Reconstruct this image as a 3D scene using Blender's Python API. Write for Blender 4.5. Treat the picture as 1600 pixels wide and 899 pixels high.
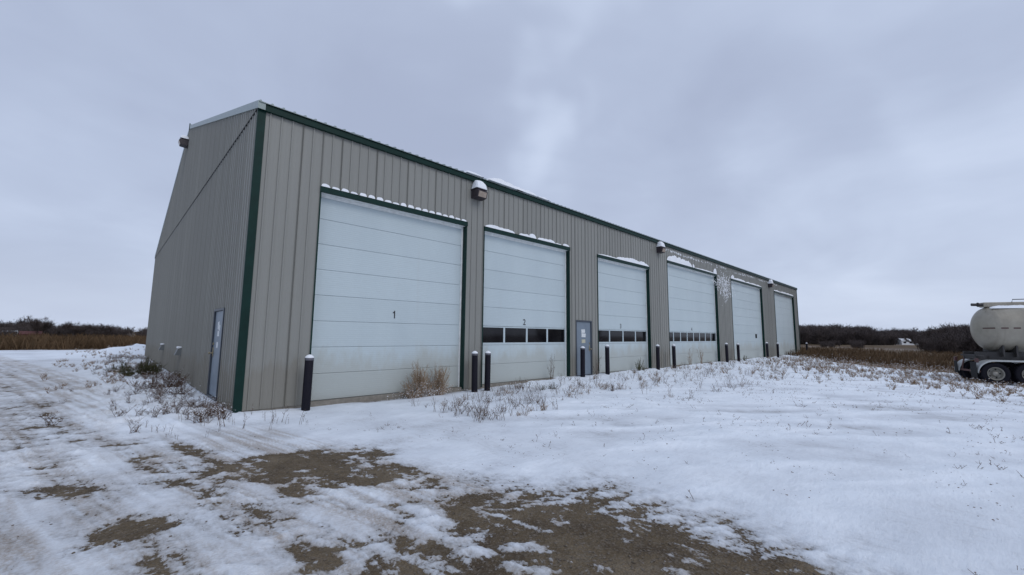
import bpy, bmesh, math, random
import numpy as np
from mathutils import Matrix, Vector

random.seed(7); RNG = np.random.default_rng(7)
for o in list(bpy.data.objects): bpy.data.objects.remove(o)
S = bpy.context.scene
COL = S.collection
PI = math.pi

# ------------------------------------------------------------------ camera
cam_d = bpy.data.cameras.new('camera'); cam = bpy.data.objects.new('camera', cam_d); COL.objects.link(cam)
cam_d.sensor_width = 36; cam_d.lens = 14.6355; cam_d.clip_start = 0.05; cam_d.clip_end = 5000
yaw, pitch, roll = 0.77013, 0.11349, 0.01046
fw = Vector((math.sin(yaw)*math.cos(pitch), math.cos(yaw)*math.cos(pitch), math.sin(pitch)))
r0 = Vector((math.cos(yaw), -math.sin(yaw), 0)); u0 = r0.cross(fw)
r1 = r0*math.cos(roll) + u0*math.sin(roll); u1 = u0*math.cos(roll) - r0*math.sin(roll)
cam.matrix_world = Matrix(((r1.x, u1.x, -fw.x, -1.9897), (r1.y, u1.y, -fw.y, -10.0142), (r1.z, u1.z, -fw.z, 1.5487), (0, 0, 0, 1)))
S.camera = cam
S.render.resolution_x = 1024; S.render.resolution_y = 575
S.view_settings.view_transform = 'Standard'; S.view_settings.look = 'None'
S.view_settings.exposure = 0.22; S.view_settings.gamma = 1.0

# ------------------------------------------------------------------ node helpers
def mat(name):
    m = bpy.data.materials.new(name); m.use_nodes = True
    nt = m.node_tree; b = nt.nodes['Principled BSDF']
    return m, nt, b
def N(nt, t, **kw):
    n = nt.nodes.new(t)
    for k, v in kw.items():
        if k.startswith('i_'): n.inputs[k[2:].replace('_', ' ')].default_value = v
        else: setattr(n, k, v)
    return n
def L(nt, a, b): nt.links.new(a, b)
def noise(nt, vec, scale, detail=4, rough=.5, dist=0.0):
    n = N(nt, 'ShaderNodeTexNoise'); n.inputs['Scale'].default_value = scale
    n.inputs['Detail'].default_value = detail; n.inputs['Roughness'].default_value = rough
    n.inputs['Distortion'].default_value = dist
    if vec is not None: L(nt, vec, n.inputs['Vector'])
    return n.outputs['Fac']
def mapping(nt, vec, scale=(1, 1, 1), loc=(0, 0, 0), rot=(0, 0, 0)):
    n = N(nt, 'ShaderNodeMapping'); n.inputs['Scale'].default_value = scale
    n.inputs['Location'].default_value = loc; n.inputs['Rotation'].default_value = rot
    L(nt, vec, n.inputs['Vector']); return n.outputs['Vector']
def ramp(nt, fac, stops):
    n = N(nt, 'ShaderNodeValToRGB'); e = n.color_ramp.elements
    e[0].position = stops[0][0]; e[1].position = stops[-1][0]
    def c(v): return (v, v, v, 1) if isinstance(v, (int, float)) else (*v, 1)
    e[0].color = c(stops[0][1]); e[1].color = c(stops[-1][1])
    for p, v in stops[1:-1]:
        q = e.new(p); q.color = c(v)
    L(nt, fac, n.inputs['Fac']); return n.outputs['Color']
def mix(nt, fac, a, b, mode='MIX'):
    n = N(nt, 'ShaderNodeMix', data_type='RGBA', blend_type=mode)
    for s, v in ((0, fac), (6, a), (7, b)):
        if hasattr(v, 'is_output'): L(nt, v, n.inputs[s])
        elif isinstance(v, (int, float)): n.inputs[s].default_value = v if s == 0 else (v, v, v, 1)
        else: n.inputs[s].default_value = (*v, 1)
    return n.outputs[2]
def math_(nt, op, a, b=0.0, c=None, clamp=False):
    n = N(nt, 'ShaderNodeMath', operation=op, use_clamp=clamp)
    for i, v in enumerate((a, b, c)):
        if v is None: continue
        if hasattr(v, 'is_output'): L(nt, v, n.inputs[i])
        else: n.inputs[i].default_value = v
    return n.outputs[0]
def bump(nt, b, h, strength=.3, dist=.01):
    n = N(nt, 'ShaderNodeBump'); n.inputs['Strength'].default_value = strength
    n.inputs['Distance'].default_value = dist; L(nt, h, n.inputs['Height'])
    L(nt, n.outputs['Normal'], b.inputs['Normal'])
def pos(nt): return N(nt, 'ShaderNodeNewGeometry').outputs['Position']
def simple(name, col, rough=.5, metal=0.0, var=.12, sc=6.0, spec=.5, bstr=0.0, bsc=60):
    m, nt, b = mat(name); p = pos(nt)
    f = noise(nt, p, sc, 5, .6)
    c = ramp(nt, f, ((.25, tuple(x*(1-var) for x in col)), (.75, tuple(min(1, x*(1+var)) for x in col))))
    L(nt, c, b.inputs['Base Color']); b.inputs['Roughness'].default_value = rough
    b.inputs['Metallic'].default_value = metal; b.inputs['Specular IOR Level'].default_value = spec
    if bstr: bump(nt, b, noise(nt, p, bsc, 4, .6), bstr)
    return m

# ------------------------------------------------------------------ world: overcast sky
BANKS = [((.600, .569, .560), 1, 14, .13), ((.600, .645, .473), 1, 17, .06), ((.804, .497, .326), 3, 22, .09), ((.972, .017, .228), 4, 26, .07), ((-.031, .972, .231), 6, 34, -.06),
         ((.888, .229, .399), 3, 17, -.07), ((.12, .83, .54), 5, 24, -.03)]
SUN_EL, SUN_AZ = math.radians(42), math.radians(178)   # azimuth measured clockwise from +y
W = bpy.data.worlds.new('World'); S.world = W; W.use_nodes = True
nt = W.node_tree; bg = nt.nodes['Background']; bg.inputs['Strength'].default_value = 0.1
sky = N(nt, 'ShaderNodeTexSky', sky_type='NISHITA', sun_disc=False); sky.sun_elevation = SUN_EL; sky.sun_rotation = SUN_AZ
sky.dust_density = 3.0
tc = N(nt, 'ShaderNodeTexCoord').outputs['Generated']
sp = N(nt, 'ShaderNodeSeparateXYZ'); L(nt, tc, sp.inputs[0])
zz = math_(nt, 'ADD', math_(nt, 'MAXIMUM', sp.outputs['Z'], 0.0), 0.22)
cb = N(nt, 'ShaderNodeCombineXYZ')
L(nt, math_(nt, 'DIVIDE', sp.outputs['X'], zz), cb.inputs[0]); L(nt, math_(nt, 'DIVIDE', sp.outputs['Y'], zz), cb.inputs[1])
v = mapping(nt, cb.outputs[0], (1, 1, 1), (3.1, 5.4, 0))
n1 = noise(nt, v, .55, 6, .50, .35)
n2 = noise(nt, mapping(nt, cb.outputs[0], (1, 1, 1), (11.3, 2.2, 4)), 1.5, 5, .5, .5)
nn = math_(nt, 'ADD', math_(nt, 'MULTIPLY', n1, .68), math_(nt, 'MULTIPLY', n2, .32))
# broad brighter and darker banks of cloud, edges broken up by noise
nc = N(nt, 'ShaderNodeTexNoise'); nc.inputs['Scale'].default_value = 2.6; nc.inputs['Detail'].default_value = 3; nc.inputs['Roughness'].default_value = .42; L(nt, tc, nc.inputs['Vector'])
wv_ = N(nt, 'ShaderNodeVectorMath', operation='MULTIPLY_ADD'); L(nt, nc.outputs['Color'], wv_.inputs[0]); wv_.inputs[1].default_value = (.26, .26, .26)
ad_ = N(nt, 'ShaderNodeVectorMath', operation='ADD'); L(nt, tc, ad_.inputs[0]); ad_.inputs[1].default_value = (-.13, -.13, -.13); L(nt, ad_.outputs[0], wv_.inputs[2])
for d_, r_in, r_out, amp in BANKS:
    dp_ = N(nt, 'ShaderNodeVectorMath', operation='DOT_PRODUCT'); L(nt, wv_.outputs[0], dp_.inputs[0]); dp_.inputs[1].default_value = d_
    mr_ = N(nt, 'ShaderNodeMapRange', interpolation_type='SMOOTHSTEP'); L(nt, dp_.outputs['Value'], mr_.inputs['Value'])
    mr_.inputs['From Min'].default_value = math.cos(math.radians(r_out)); mr_.inputs['From Max'].default_value = math.cos(math.radians(r_in)); mr_.inputs['To Max'].default_value = amp
    nn = math_(nt, 'ADD', nn, mr_.outputs[0])
cloud = ramp(nt, nn, ((.34, (3.55, 4.15, 5.75)), (.46, (4.05, 4.75, 6.45)), (.56, (4.7, 5.5, 7.3)), (.76, (6.1, 7.0, 8.9))))
# the low band of an overcast sky is paler
hor = ramp(nt, sp.outputs['Z'], ((0.0, 1.0), (.14, .35), (.4, 0.0)))
cloud = mix(nt, math_(nt, 'MULTIPLY', hor, .6), cloud, (5.6, 6.4, 8.15))
fin = mix(nt, .93, sky.outputs['Color'], mix(nt, 1.0, cloud, (1.02, 1.0, .965), 'MULTIPLY'))
L(nt, fin, bg.inputs['Color'])

sd = bpy.data.lights.new('sun', 'SUN'); sd.energy = 0.6; sd.angle = math.radians(25); sd.color = (1, .97, .93)
sun = bpy.data.objects.new('sun', sd); COL.objects.link(sun)
sdir = Vector((math.sin(SUN_AZ)*math.cos(SUN_EL), math.cos(SUN_AZ)*math.cos(SUN_EL), math.sin(SUN_EL)))
sun.rotation_euler = sdir.to_track_quat('Z', 'Y').to_euler()

# ------------------------------------------------------------------ object helpers
class MB:
    def __init__(s): s.v = []; s.f = []; s.m = []; s.mi = 0
    def mat(s, i): s.mi = i; return s
    def add(s, vs, fs):
        o = len(s.v); s.v += [tuple(x) for x in vs]
        for f in fs: s.f.append(tuple(o+i for i in f)); s.m.append(s.mi)
        return s
    def box(s, x0, x1, y0, y1, z0, z1, bev=0.0):
        if x1 < x0: x0, x1 = x1, x0
        if y1 < y0: y0, y1 = y1, y0
        if z1 < z0: z0, z1 = z1, z0
        if bev <= 0:
            return s.add([(x, y, z) for x in (x0, x1) for y in (y0, y1) for z in (z0, z1)],
                         [(0, 1, 3, 2), (4, 6, 7, 5), (0, 4, 5, 1), (2, 3, 7, 6), (0, 2, 6, 4), (1, 5, 7, 3)])
        b = min(bev, (x1-x0)/2.01, (y1-y0)/2.01, (z1-z0)/2.01)
        bm = bmesh.new(); bmesh.ops.create_cube(bm, size=1)
        for v_ in bm.verts:
            v_.co = Vector(((x0+x1)/2+v_.co.x*(x1-x0), (y0+y1)/2+v_.co.y*(y1-y0), (z0+z1)/2+v_.co.z*(z1-z0)))
        bmesh.ops.bevel(bm, geom=list(bm.edges), offset=b, segments=2, affect='EDGES', profile=.5)
        bm.verts.index_update()
        s.add([tuple(v_.co) for v_ in bm.verts], [tuple(v_.index for v_ in f.verts) for f in bm.faces]); bm.free()
        return s
    def tube(s, pts, rad, n=8, cap=True):
        pts = [Vector(p) for p in pts]
        if isinstance(rad, (int, float)): rad = [rad]*len(pts)
        rings = []
        for i, p in enumerate(pts):
            d = (pts[min(i+1, len(pts)-1)] - pts[max(i-1, 0)]).normalized()
            a = d.cross(Vector((0, 0, 1)) if abs(d.z) < .95 else Vector((1, 0, 0))).normalized(); b = d.cross(a)
            rings.append([p + (a*math.cos(2*PI*k/n)+b*math.sin(2*PI*k/n))*rad[i] for k in range(n)])
        vs = [q for r in rings for q in r]; fs = []
        for i in range(len(pts)-1):
            for k in range(n):
                fs.append((i*n+k, i*n+(k+1) % n, (i+1)*n+(k+1) % n, (i+1)*n+k))
        if cap: fs += [tuple(range(n))[::-1], tuple((len(pts)-1)*n+k for k in range(n))]
        return s.add(vs, fs)
    def lathe(s, prof, axis_pt=(0, 0, 0), axis='z', n=24):
        """prof: (radius, along-axis) pairs"""
        vs = []; fs = []
        for r, t in prof:
            for k in range(n):
                a = 2*PI*k/n; c, q = r*math.cos(a), r*math.sin(a)
                if axis == 'z': w = (c, q, t)
                elif axis == 'y': w = (q, t, c)
                else: w = (t, c, q)
                vs.append(tuple(w[i]+axis_pt[i] for i in range(3)))
        for i in range(len(prof)-1):
            for k in range(n): fs.append((i*n+k, i*n+(k+1) % n, (i+1)*n+(k+1) % n, (i+1)*n+k))
        return s.add(vs, fs)
    def mesh(s, name, mats, smooth=False):
        me = bpy.data.meshes.new(name); me.from_pydata(s.v, [], s.f)
        for m in (mats if isinstance(mats, (list, tuple)) else [mats]): me.materials.append(m)
        if any(s.m): me.polygons.foreach_set('material_index', s.m)
        if smooth: me.polygons.foreach_set('use_smooth', [True]*len(me.polygons))
        bm = bmesh.new(); bm.from_mesh(me); bmesh.ops.recalc_face_normals(bm, faces=bm.faces); bm.to_mesh(me); bm.free()
        return me
    def build(s, name, mats, parent=None, smooth=False, loc=None):
        o = bpy.data.objects.new(name, s.mesh(name, mats, smooth)); COL.objects.link(o)
        if parent: o.parent = parent
        if loc: o.location = loc
        if smooth:
            try: o.data.set_sharp_from_angle(angle=math.radians(38))
            except Exception: pass
        return o
def npmesh(name, V, F, mats, mi=None, smooth=False, attrs=None, parent=None):
    """V (n,3) float, F (m,k) int with k=3 or 4"""
    me = bpy.data.meshes.new(name); k = F.shape[1]
    me.vertices.add(len(V)); me.vertices.foreach_set('co', np.ascontiguousarray(V, dtype=np.float32).ravel())
    me.loops.add(F.size); me.loops.foreach_set('vertex_index', F.astype(np.int32).ravel())
    me.polygons.add(len(F)); me.polygons.foreach_set('loop_start', np.arange(0, F.size, k, dtype=np.int32))
    try: me.polygons.foreach_set('loop_total', np.full(len(F), k, dtype=np.int32))
    except Exception: pass
    for m in (mats if isinstance(mats, (list, tuple)) else [mats]): me.materials.append(m)
    if mi is not None: me.polygons.foreach_set('material_index', mi.astype(np.int32))
    me.polygons.foreach_set('use_smooth', np.full(len(F), smooth))
    for an, av in (attrs or {}).items():
        a = me.attributes.new(an, 'FLOAT', 'POINT'); a.data.foreach_set('value', av.astype(np.float32).ravel())
    me.update(calc_edges=True)
    o = bpy.data.objects.new(name, me); COL.objects.link(o)
    if parent: o.parent = parent
    return o
def tag(o, label=None, cat=None, group=None, kind=None):
    if label: o['label'] = label
    if cat: o['category'] = cat
    if group: o['group'] = group
    if kind: o['kind'] = kind
    return o
def empty(name, loc=(0, 0, 0), rz=0):
    o = bpy.data.objects.new(name, None); COL.objects.link(o); o.location = loc; o.rotation_euler = (0, 0, rz)
    o.empty_display_size = .2; return o
def link_copy(src, parent, loc=None):
    c = src.copy(); COL.objects.link(c); c.parent = parent
    if loc is not None: c.location = loc
    return c
def sstep(a, b, x):
    t = np.clip((x-a)/(b-a), 0, 1); return t*t*(3-2*t)

# numpy gradient noise
def _h(ix, iy, seed):
    n = (ix.astype(np.int64)*374761393 + iy.astype(np.int64)*668265263 + seed*1442695041) & 0xffffffff
    n = ((n ^ (n >> 13))*1274126177) & 0xffffffff
    return ((n ^ (n >> 16)) & 0xffff)/65535.0*2*np.pi
def gnoise(x, y, seed=0):
    ix = np.floor(x); iy = np.floor(y); fx = x-ix; fy = y-iy
    u = fx*fx*fx*(fx*(fx*6-15)+10); w = fy*fy*fy*(fy*(fy*6-15)+10)
    def g(dx, dy):
        a = _h(ix+dx, iy+dy, seed); return np.cos(a)*(fx-dx)+np.sin(a)*(fy-dy)
    return ((g(0, 0)*(1-u)+g(1, 0)*u)*(1-w) + (g(0, 1)*(1-u)+g(1, 1)*u)*w)*1.4
def fbm(x, y, sc, oct=4, seed=0, gain=.5):
    s = 0; a = 1; f = 1/sc
    for i in range(oct):
        s = s+a*gnoise(x*f, y*f, seed+i*17); a *= gain; f *= 2.03
    return s

# ------------------------------------------------------------------ materials
# snow (also lies on trims, lamps and bollards)
m_snow, nt, b = mat('snow'); p = pos(nt)
L(nt, ramp(nt, noise(nt, p, 3, 5, .6), ((.3, (.80, .82, .86)), (.7, (.88, .90, .93)))), b.inputs['Base Color'])
b.inputs['Roughness'].default_value = .75; b.inputs['Specular IOR Level'].default_value = .25
bump(nt, b, noise(nt, p, 55, 5, .65), .5, .01)

# beige-grey ribbed steel
def siding(name, col):
    m, nt, b = mat(name); p = pos(nt)
    oi = N(nt, 'ShaderNodeObjectInfo')
    st = noise(nt, mapping(nt, p, (9, 9, .25)), 1.0, 5, .6)
    bl = noise(nt, mapping(nt, p, (1, 1, .7)), .7, 4, .6)
    f = math_(nt, 'ADD', math_(nt, 'MULTIPLY', st, .5), math_(nt, 'MULTIPLY', bl, .5))
    c = ramp(nt, f, ((.3, tuple(x*.95 for x in col)), (.7, tuple(x*1.04 for x in col))))
    rv = math_(nt, 'MULTIPLY_ADD', oi.outputs['Random'], .09, .955)
    c = mix(nt, 1.0, c, rv, 'MULTIPLY')
    s = N(nt, 'ShaderNodeSeparateXYZ'); L(nt, p, s.inputs[0])
    # splash-back grime on the lowest half metre, ragged
    g = math_(nt, 'ADD', s.outputs['Z'], math_(nt, 'MULTIPLY', noise(nt, mapping(nt, p, (3, 3, .6)), 1, 5, .7), -1.3))
    gm = ramp(nt, g, ((0.0, .55), (.25, 0.0)))
    c = mix(nt, math_(nt, 'MULTIPLY', gm, .7), c, (.19, .165, .125))
    L(nt, c, b.inputs['Base Color'])
    b.inputs['Roughness'].default_value = .42; b.inputs['Specular IOR Level'].default_value = .4
    bump(nt, b, noise(nt, mapping(nt, p, (2.5, 2.5, 1.1)), 1.0, 3, .5), .10, .02)
    return m
m_side = siding('beige_steel', (.250, .249, .228))
m_green = simple('green_trim', (.0025, .024, .019), .5, var=.25, sc=4, spec=.22)
m_rake = simple('pale_rake_trim', (.24, .29, .285), .35, .2, var=.1)
m_rub = simple('black_rubber', (.012, .012, .013), .8)
m_conc = simple('concrete', (.22, .20, .17), .9, var=.3, sc=9, bstr=.4)
m_inner = simple('dark_interior', (.02, .02, .022), .9)

# white embossed door steel
m_door, nt, b = mat('white_door_steel'); p = pos(nt)
s = N(nt, 'ShaderNodeSeparateXYZ'); L(nt, p, s.inputs[0])
f = noise(nt, mapping(nt, p, (.8, .8, .25)), 1.3, 5, .6)
c = ramp(nt, f, ((.3, (.485, .560, .588)), (.72, (.525, .602, .624))))
oi = N(nt, 'ShaderNodeObjectInfo')
c = mix(nt, 1.0, c, math_(nt, 'MULTIPLY_ADD', oi.outputs['Random'], .05, .965), 'MULTIPLY')
g = math_(nt, 'ADD', s.outputs['Z'], math_(nt, 'MULTIPLY', noise(nt, mapping(nt, p, (2, 2, .8)), 1, 5, .7), -1.5))
c = mix(nt, ramp(nt, g, ((-1.0, .45), (.45, 0.0))), c, (.36, .34, .27))
st = noise(nt, mapping(nt, p, (5, 5, .22)), 1.0, 4, .6)
c = mix(nt, ramp(nt, st, ((.62, 0.0), (.85, .18))), c, (.42, .40, .36))
L(nt, c, b.inputs['Base Color']); b.inputs['Roughness'].default_value = .42; b.inputs['Specular IOR Level'].default_value = .35
w = math_(nt, 'SINE', math_(nt, 'MULTIPLY', s.outputs['Z'], 2*PI/.0508*1.0))
w = ramp(nt, math_(nt, 'MULTIPLY_ADD', w, .5, .5), ((0.0, 0.0), (.16, 1.0)))
hh = math_(nt, 'ADD', w, math_(nt, 'MULTIPLY', noise(nt, p, 90, 3, .5), .5))
bump(nt, b, hh, .42, .004)

m_vinyl = simple('pale_weather_strip', (.74, .76, .75), .5, var=.15)
m_glass, nt, b = mat('dark_window_glass')
L(nt, ramp(nt, noise(nt, pos(nt), 1.6, 3, .5), ((.35, (.004, .004, .006)), (.7, (.014, .014, .016)))), b.inputs['Base Color'])
b.inputs['Roughness'].default_value = .06; b.inputs['Specular IOR Level'].default_value = .35
m_steeldoor = simple('blue_grey_door_paint', (.175, .215, .26), .42, var=.1, sc=3)
m_frame = simple('dark_door_frame', (.05, .06, .075), .45)
m_paper = simple('sun_faded_paper', (.66, .68, .68), .6, var=.2, sc=25)
m_brass = simple('worn_brass', (.35, .30, .20), .35, .8)
m_ink = simple('black_number_paint', (.012, .012, .016), .5)
m_bronze = simple('dark_bronze_housing', (.030, .022, .028), .5)
m_lens, nt, b = mat('frosted_lamp_glass'); b.inputs['Roughness'].default_value = .25
L(nt, ramp(nt, noise(nt, mapping(nt, pos(nt), (1, 1, 1)), 9, 2), ((.3, (.30, .235, .19)), (.7, (.42, .35, .29)))), b.inputs['Base Color'])
m_boll, nt, b = mat('black_bollard_paint'); p = pos(nt)
f = noise(nt, mapping(nt, p, (6, 6, 3)), 1.5, 5, .65)
L(nt, ramp(nt, f, ((.3, (.004, .0035, .009)), (.66, (.009, .0075, .014)), (.82, (.05, .022, .022)))), b.inputs['Base Color'])
b.inputs['Specular IOR Level'].default_value = .2; b.inputs['Roughness'].default_value = .5

# ------------------------------------------------------------------ building constants
BL, BW, HE, HR = 47.79, 26.09, 6.49, 10.75
RIB = .2286; PAN = RIB*4
doors = [(1.36, 5.75, 4.877), (6.425, 10.845, 4.877), (12.73, 17.23, 4.877), (19.21, 26.25, 5.486), (28.87, 36.0, 5.486), (39.53, 46.38, 5.486)]
MD = (11.207, 12.28, 2.157)      # man door on the front wall
GD = (1.75, 2.99, 2.12)          # man door on the gable wall
CT = .13                          # corner trim width

# ------------------------------------------------------------------ ground
POLY = [  # bare gravel patches (world xy), depth of bite, softness
 ([(-1.01,-3.36),(-0.59,-3.36),(-0.12,-3.62),(0.35,-3.7),(0.8,-3.96),(0.84,-4.48),(0.8,-5.0),(0.84,-5.47),(0.92,-5.77),(0.59,-5.75),(0.17,-5.37),(-0.22,-4.91),(-0.6,-4.38),(-0.84,-3.95)],.075,.16),
 ([(0.84,-6.12),(1.22,-6.33),(1.25,-6.7),(1.71,-7.2),(2.06,-7.37),(2.05,-7.75),(2.09,-8.25),(1.98,-8.67),(1.93,-9.05),(1.92,-9.44),(1.79,-9.9),(0.14,-9.6),(-0.37,-8.3),(-0.71,-7.34),(-0.96,-6.81),(-0.85,-6.71),(-0.51,-6.9),(-0.13,-6.97),(0.21,-7.35),(0.52,-7.46),(0.55,-7.1),(0.42,-6.71),(0.6,-6.35)],.067,.36),
 ([(-1.97,-5.07),(-1.9,-4.94),(-1.7,-4.89),(-1.55,-5.11),(-1.66,-5.26),(-1.86,-5.25)],.062,.12),
 ([(-2.31,-3.22),(-2.12,-3.23),(-1.92,-3.6),(-2.03,-3.77),(-2.24,-3.53)],.046,.13),
 ([(-2.8,2.61),(-2.33,1.76),(-1.95,-0.34),(-1.6,-1.47),(-1.78,-1.56),(-2.24,-0.38),(-2.59,0.86)],.044,.20),
 ([(-1.51,-2.53),(-1.19,-2.66),(-1.21,-3.18),(-1.45,-3.07)],.046,.13),
 ([(-1.12,-1.9),(-0.79,-2.3),(-0.85,-2.71),(-1.13,-2.37)],.048,.14),
 ([(-1.48,-3.14),(-1.14,-3.98),(-0.77,-5.6),(-0.47,-6.81),(-0.65,-6.77),(-0.93,-5.81),(-1.3,-4.37)],.010,.12),
 ([(-0.4,-4.36),(0.02,-5.7),(0.35,-6.82),(0.16,-6.98),(-0.01,-6.31),(-0.33,-5.26)],.014,.12),
 ([(-1.73,-5.65),(-1.51,-5.72),(-1.34,-6.46),(-1.46,-6.64),(-1.65,-6.17)],.030,.13),
 ([(-5.38,20.83),(-5.06,20.6),(-2.84,3.11),(-2.2,-1.41),(-2.35,-3.28),(-2.89,-0.79)],.016,.3),
]
def poly_sd(px, py, poly):
    """signed distance, negative inside"""
    d = np.full(px.shape, 1e9); inside = np.zeros(px.shape, bool); n = len(poly)
    for i in range(n):
        ax, ay = poly[i]; bx, by = poly[(i+1) % n]
        ex, ey = bx-ax, by-ay; wx, wy = px-ax, py-ay
        t = np.clip((wx*ex+wy*ey)/(ex*ex+ey*ey+1e-12), 0, 1)
        d = np.minimum(d, (wx-ex*t)**2+(wy-ey*t)**2)
        c = ((ay > py) != (by > py)) & (px < (bx-ax)*(py-ay)/(by-ay+1e-12)+ax)
        inside ^= c
    d = np.sqrt(d); return np.where(inside, -d, d)
def base_z(x, y):
    """bare ground level under the snow"""
    s = np.clip((-y-1.5)/9, 0, 1.3)*sstep(4, 26, x)
    z = -.135 - .40*s
    z = z - .10*sstep(30, 60, np.hypot(x-8, y))
    z = z + .02*fbm(x, y, 3.0, 3, 5)
    return z
def snow_T(x, y):
    """snow thickness in metres (negative: bare) """
    T = .050 + .022*fbm(x, y, 2.6, 3, 11) + .012*fbm(x, y, .8, 2, 21)
    # wind-drifted ridges to the right of the drive
    u = x*.62+y*.78; v_ = x*.78-y*.62
    dr = sstep(1.5, 5, x)*sstep(-1, -4, y)
    T = T + dr*(.045*(1-np.abs(fbm(u*1.0, v_*.22, 1.5, 3, 31)))**2 - .01)
    # lumpy snow banked in front of the doors and over weeds
    bank = np.exp(-((y+.9)/1.6)**2)*sstep(6.3, 9, x)*sstep(56, 50, x)
    T = T + bank*(.05 + .05*np.abs(fbm(x, y, .6, 3, 41)))
    dw = sstep(.9, .15, -y)*(y < .4)*sstep(9.3, 10.3, x)*sstep(48, 46, x)
    T = T + dw*(.03+.05*np.clip(fbm(x, y, 1.1, 3, 44), -.5, 1))
    T = T + .06*np.exp(-((x-.55)**2/.6+(y+.35)**2/.25))
    wl = np.exp(-((x+1.0)/1.1)**2)*sstep(-1.5, 1.0, y)*sstep(32, 24, y)
    T = T + wl*(.05+.09*np.abs(fbm(x, y, .7, 3, 51)))
    # bank at the rear corner
    T = T + .55*np.exp(-(((x+.2)/2.4)**2+((y-31)/3.0)**2))*(1+.4*fbm(x, y, 1.2, 3, 61))
    T = T + dr*.010*fbm(u*1.0, v_*.18, .5, 3, 63)
    # snow blown thin on the apron right in front of door 1
    T = T - .032*sstep(.32, .05, np.abs(y+.02))*sstep(2.0, 2.8, x)*sstep(6.2, 5.2, x)
    # the drive: compacted and scraped thin, with two pairs of wheel tracks
    xr = x + .205*(y+5)
    road = sstep(1.5, .6, xr)*sstep(60, 30, y)
    T = T - road*.004
    wob = .05*fbm(x*0, y, 2.5, 2, 75)
    for c0, wd, dp in ((-1.02, .10, .019), (-.78, .07, .014), (-.42, .10, .021), (-.12, .06, .012), (.20, .11, .021), (.48, .07, .013), (-1.75, .16, .013), (-2.5, .22, .017), (-3.3, .2, .016)):
        T = T - road*dp*.55*np.exp(-((xr+wob-c0)/(wd*1.15))**4)*(1+.5*fbm(x, y*.25, .22, 3, 71, .7))
        T = T + road*.006*np.exp(-((xr+wob-c0-wd*1.9)/(wd*.7))**2)
    T = T + road*.010*fbm(xr+wob, y*.07, .10, 3, 77, .7)
    fine = .024*fbm(x, y, .42, 5, 81, .62)
    near = np.zeros_like(x); core = np.zeros_like(x)
    for poly, amp, soft in POLY:
        m = (x > min(q[0] for q in poly)-2) & (x < max(q[0] for q in poly)+2) & (y > min(q[1] for q in poly)-2) & (y < max(q[1] for q in poly)+2)
        sd = np.full(x.shape, 9.0); sd[m] = poly_sd(x[m], y[m], poly)+.15*fbm(x[m], y[m], .38, 5, 131, .75)
        k = 1-sstep(-soft*1.3, soft*2.3, sd)
        T = T - amp*.80*k; near = np.maximum(near, 1-sstep(-soft, soft*4, sd)); core = np.maximum(core, 1-sstep(0, soft*2.2, sd))
    T = T + .012*core*fbm(x, y, .09, 3, 143, .7) + .024*core*np.clip(fbm(x*.55+y*.75, (x*.75-y*.55)*.35, .16, 4, 141, .7), -1, 1.5)
    T = T + fine*(.25+.85*np.maximum(np.maximum(near*(1-.55*road), core), road*.22))
    return T
def slush(x, y):
    """how dirty the compacted snow of the drive is: wheel tracks with tread streaks along them"""
    xr = x+.205*(y+5); road = sstep(1.25, .75, xr)*sstep(60, 30, y)*sstep(-12, -9, y)*(1-.85*sstep(-2.6, -1.2, x)*sstep(-2.5, -.8, y))
    wob = .05*fbm(x*0, y, 2.5, 2, 75); k = np.zeros_like(x)
    for c0, wd, a in ((-1.02, .10, .75), (-.78, .07, .5), (-.42, .11, .9), (-.12, .06, .5), (.22, .12, 1.0), (.50, .08, .7), (.80, .10, .6), (-1.75, .16, .45), (-2.5, .24, .8), (-3.3, .22, .7)):
        k = np.maximum(k, a*np.exp(-((xr+wob-c0)/(wd*1.25))**4))
    st = .55+.9*fbm(xr+wob, y*.05, .07, 3, 151, .7)+.5*fbm(x, y, .9, 3, 153)
    return np.clip(road*(k*st+.22*(1+fbm(x, y, .7, 4, 155))*np.clip(.6+st, 0, 1.3)), 0, 1)
def ground_z(x, y):
    x = np.atleast_1d(np.asarray(x, float)); y = np.atleast_1d(np.asarray(y, float))
    t = snow_T(x, y); return base_z(x, y)+np.maximum(t, 0)*(.55+.45*sstep(.05, .12, t))
def gz(x, y): return float(ground_z(x, y)[0])

def axis(segs):
    out = [segs[0][0]]
    for a, b_, s0, s1 in segs:
        t = a; 
        while t < b_-1e-6:
            k = (t-a)/(b_-a); t += s0*(1-k)+s1*k; out.append(min(t, b_))
    return np.unique(np.round(out, 4))
ax = axis([(-70, -12, 2.5, .3), (-12, -3, .25, .035), (-3, 3.2, .022, .022), (3.2, 9, .026, .08), (9, 30, .08, .22), (30, 90, .25, 2.5)])
ay = axis([(-60, -13, 2.5, .25), (-13, -9.6, .2, .022), (-9.6, -3, .021, .024), (-3, 1.5, .028, .06), (1.5, 12, .07, .2), (12, 62, .22, 1.2), (62, 80, 2, 3)])
X, Y = np.meshgrid(ax, ay); T = snow_T(X, Y); Z = base_z(X, Y)+np.maximum(T, 0)*(.55+.45*sstep(.05, .12, T))
# gravel relief where bare
Z = Z + np.where(T < .004, .006*fbm(X, Y, .07, 3, 91), 0)
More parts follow.
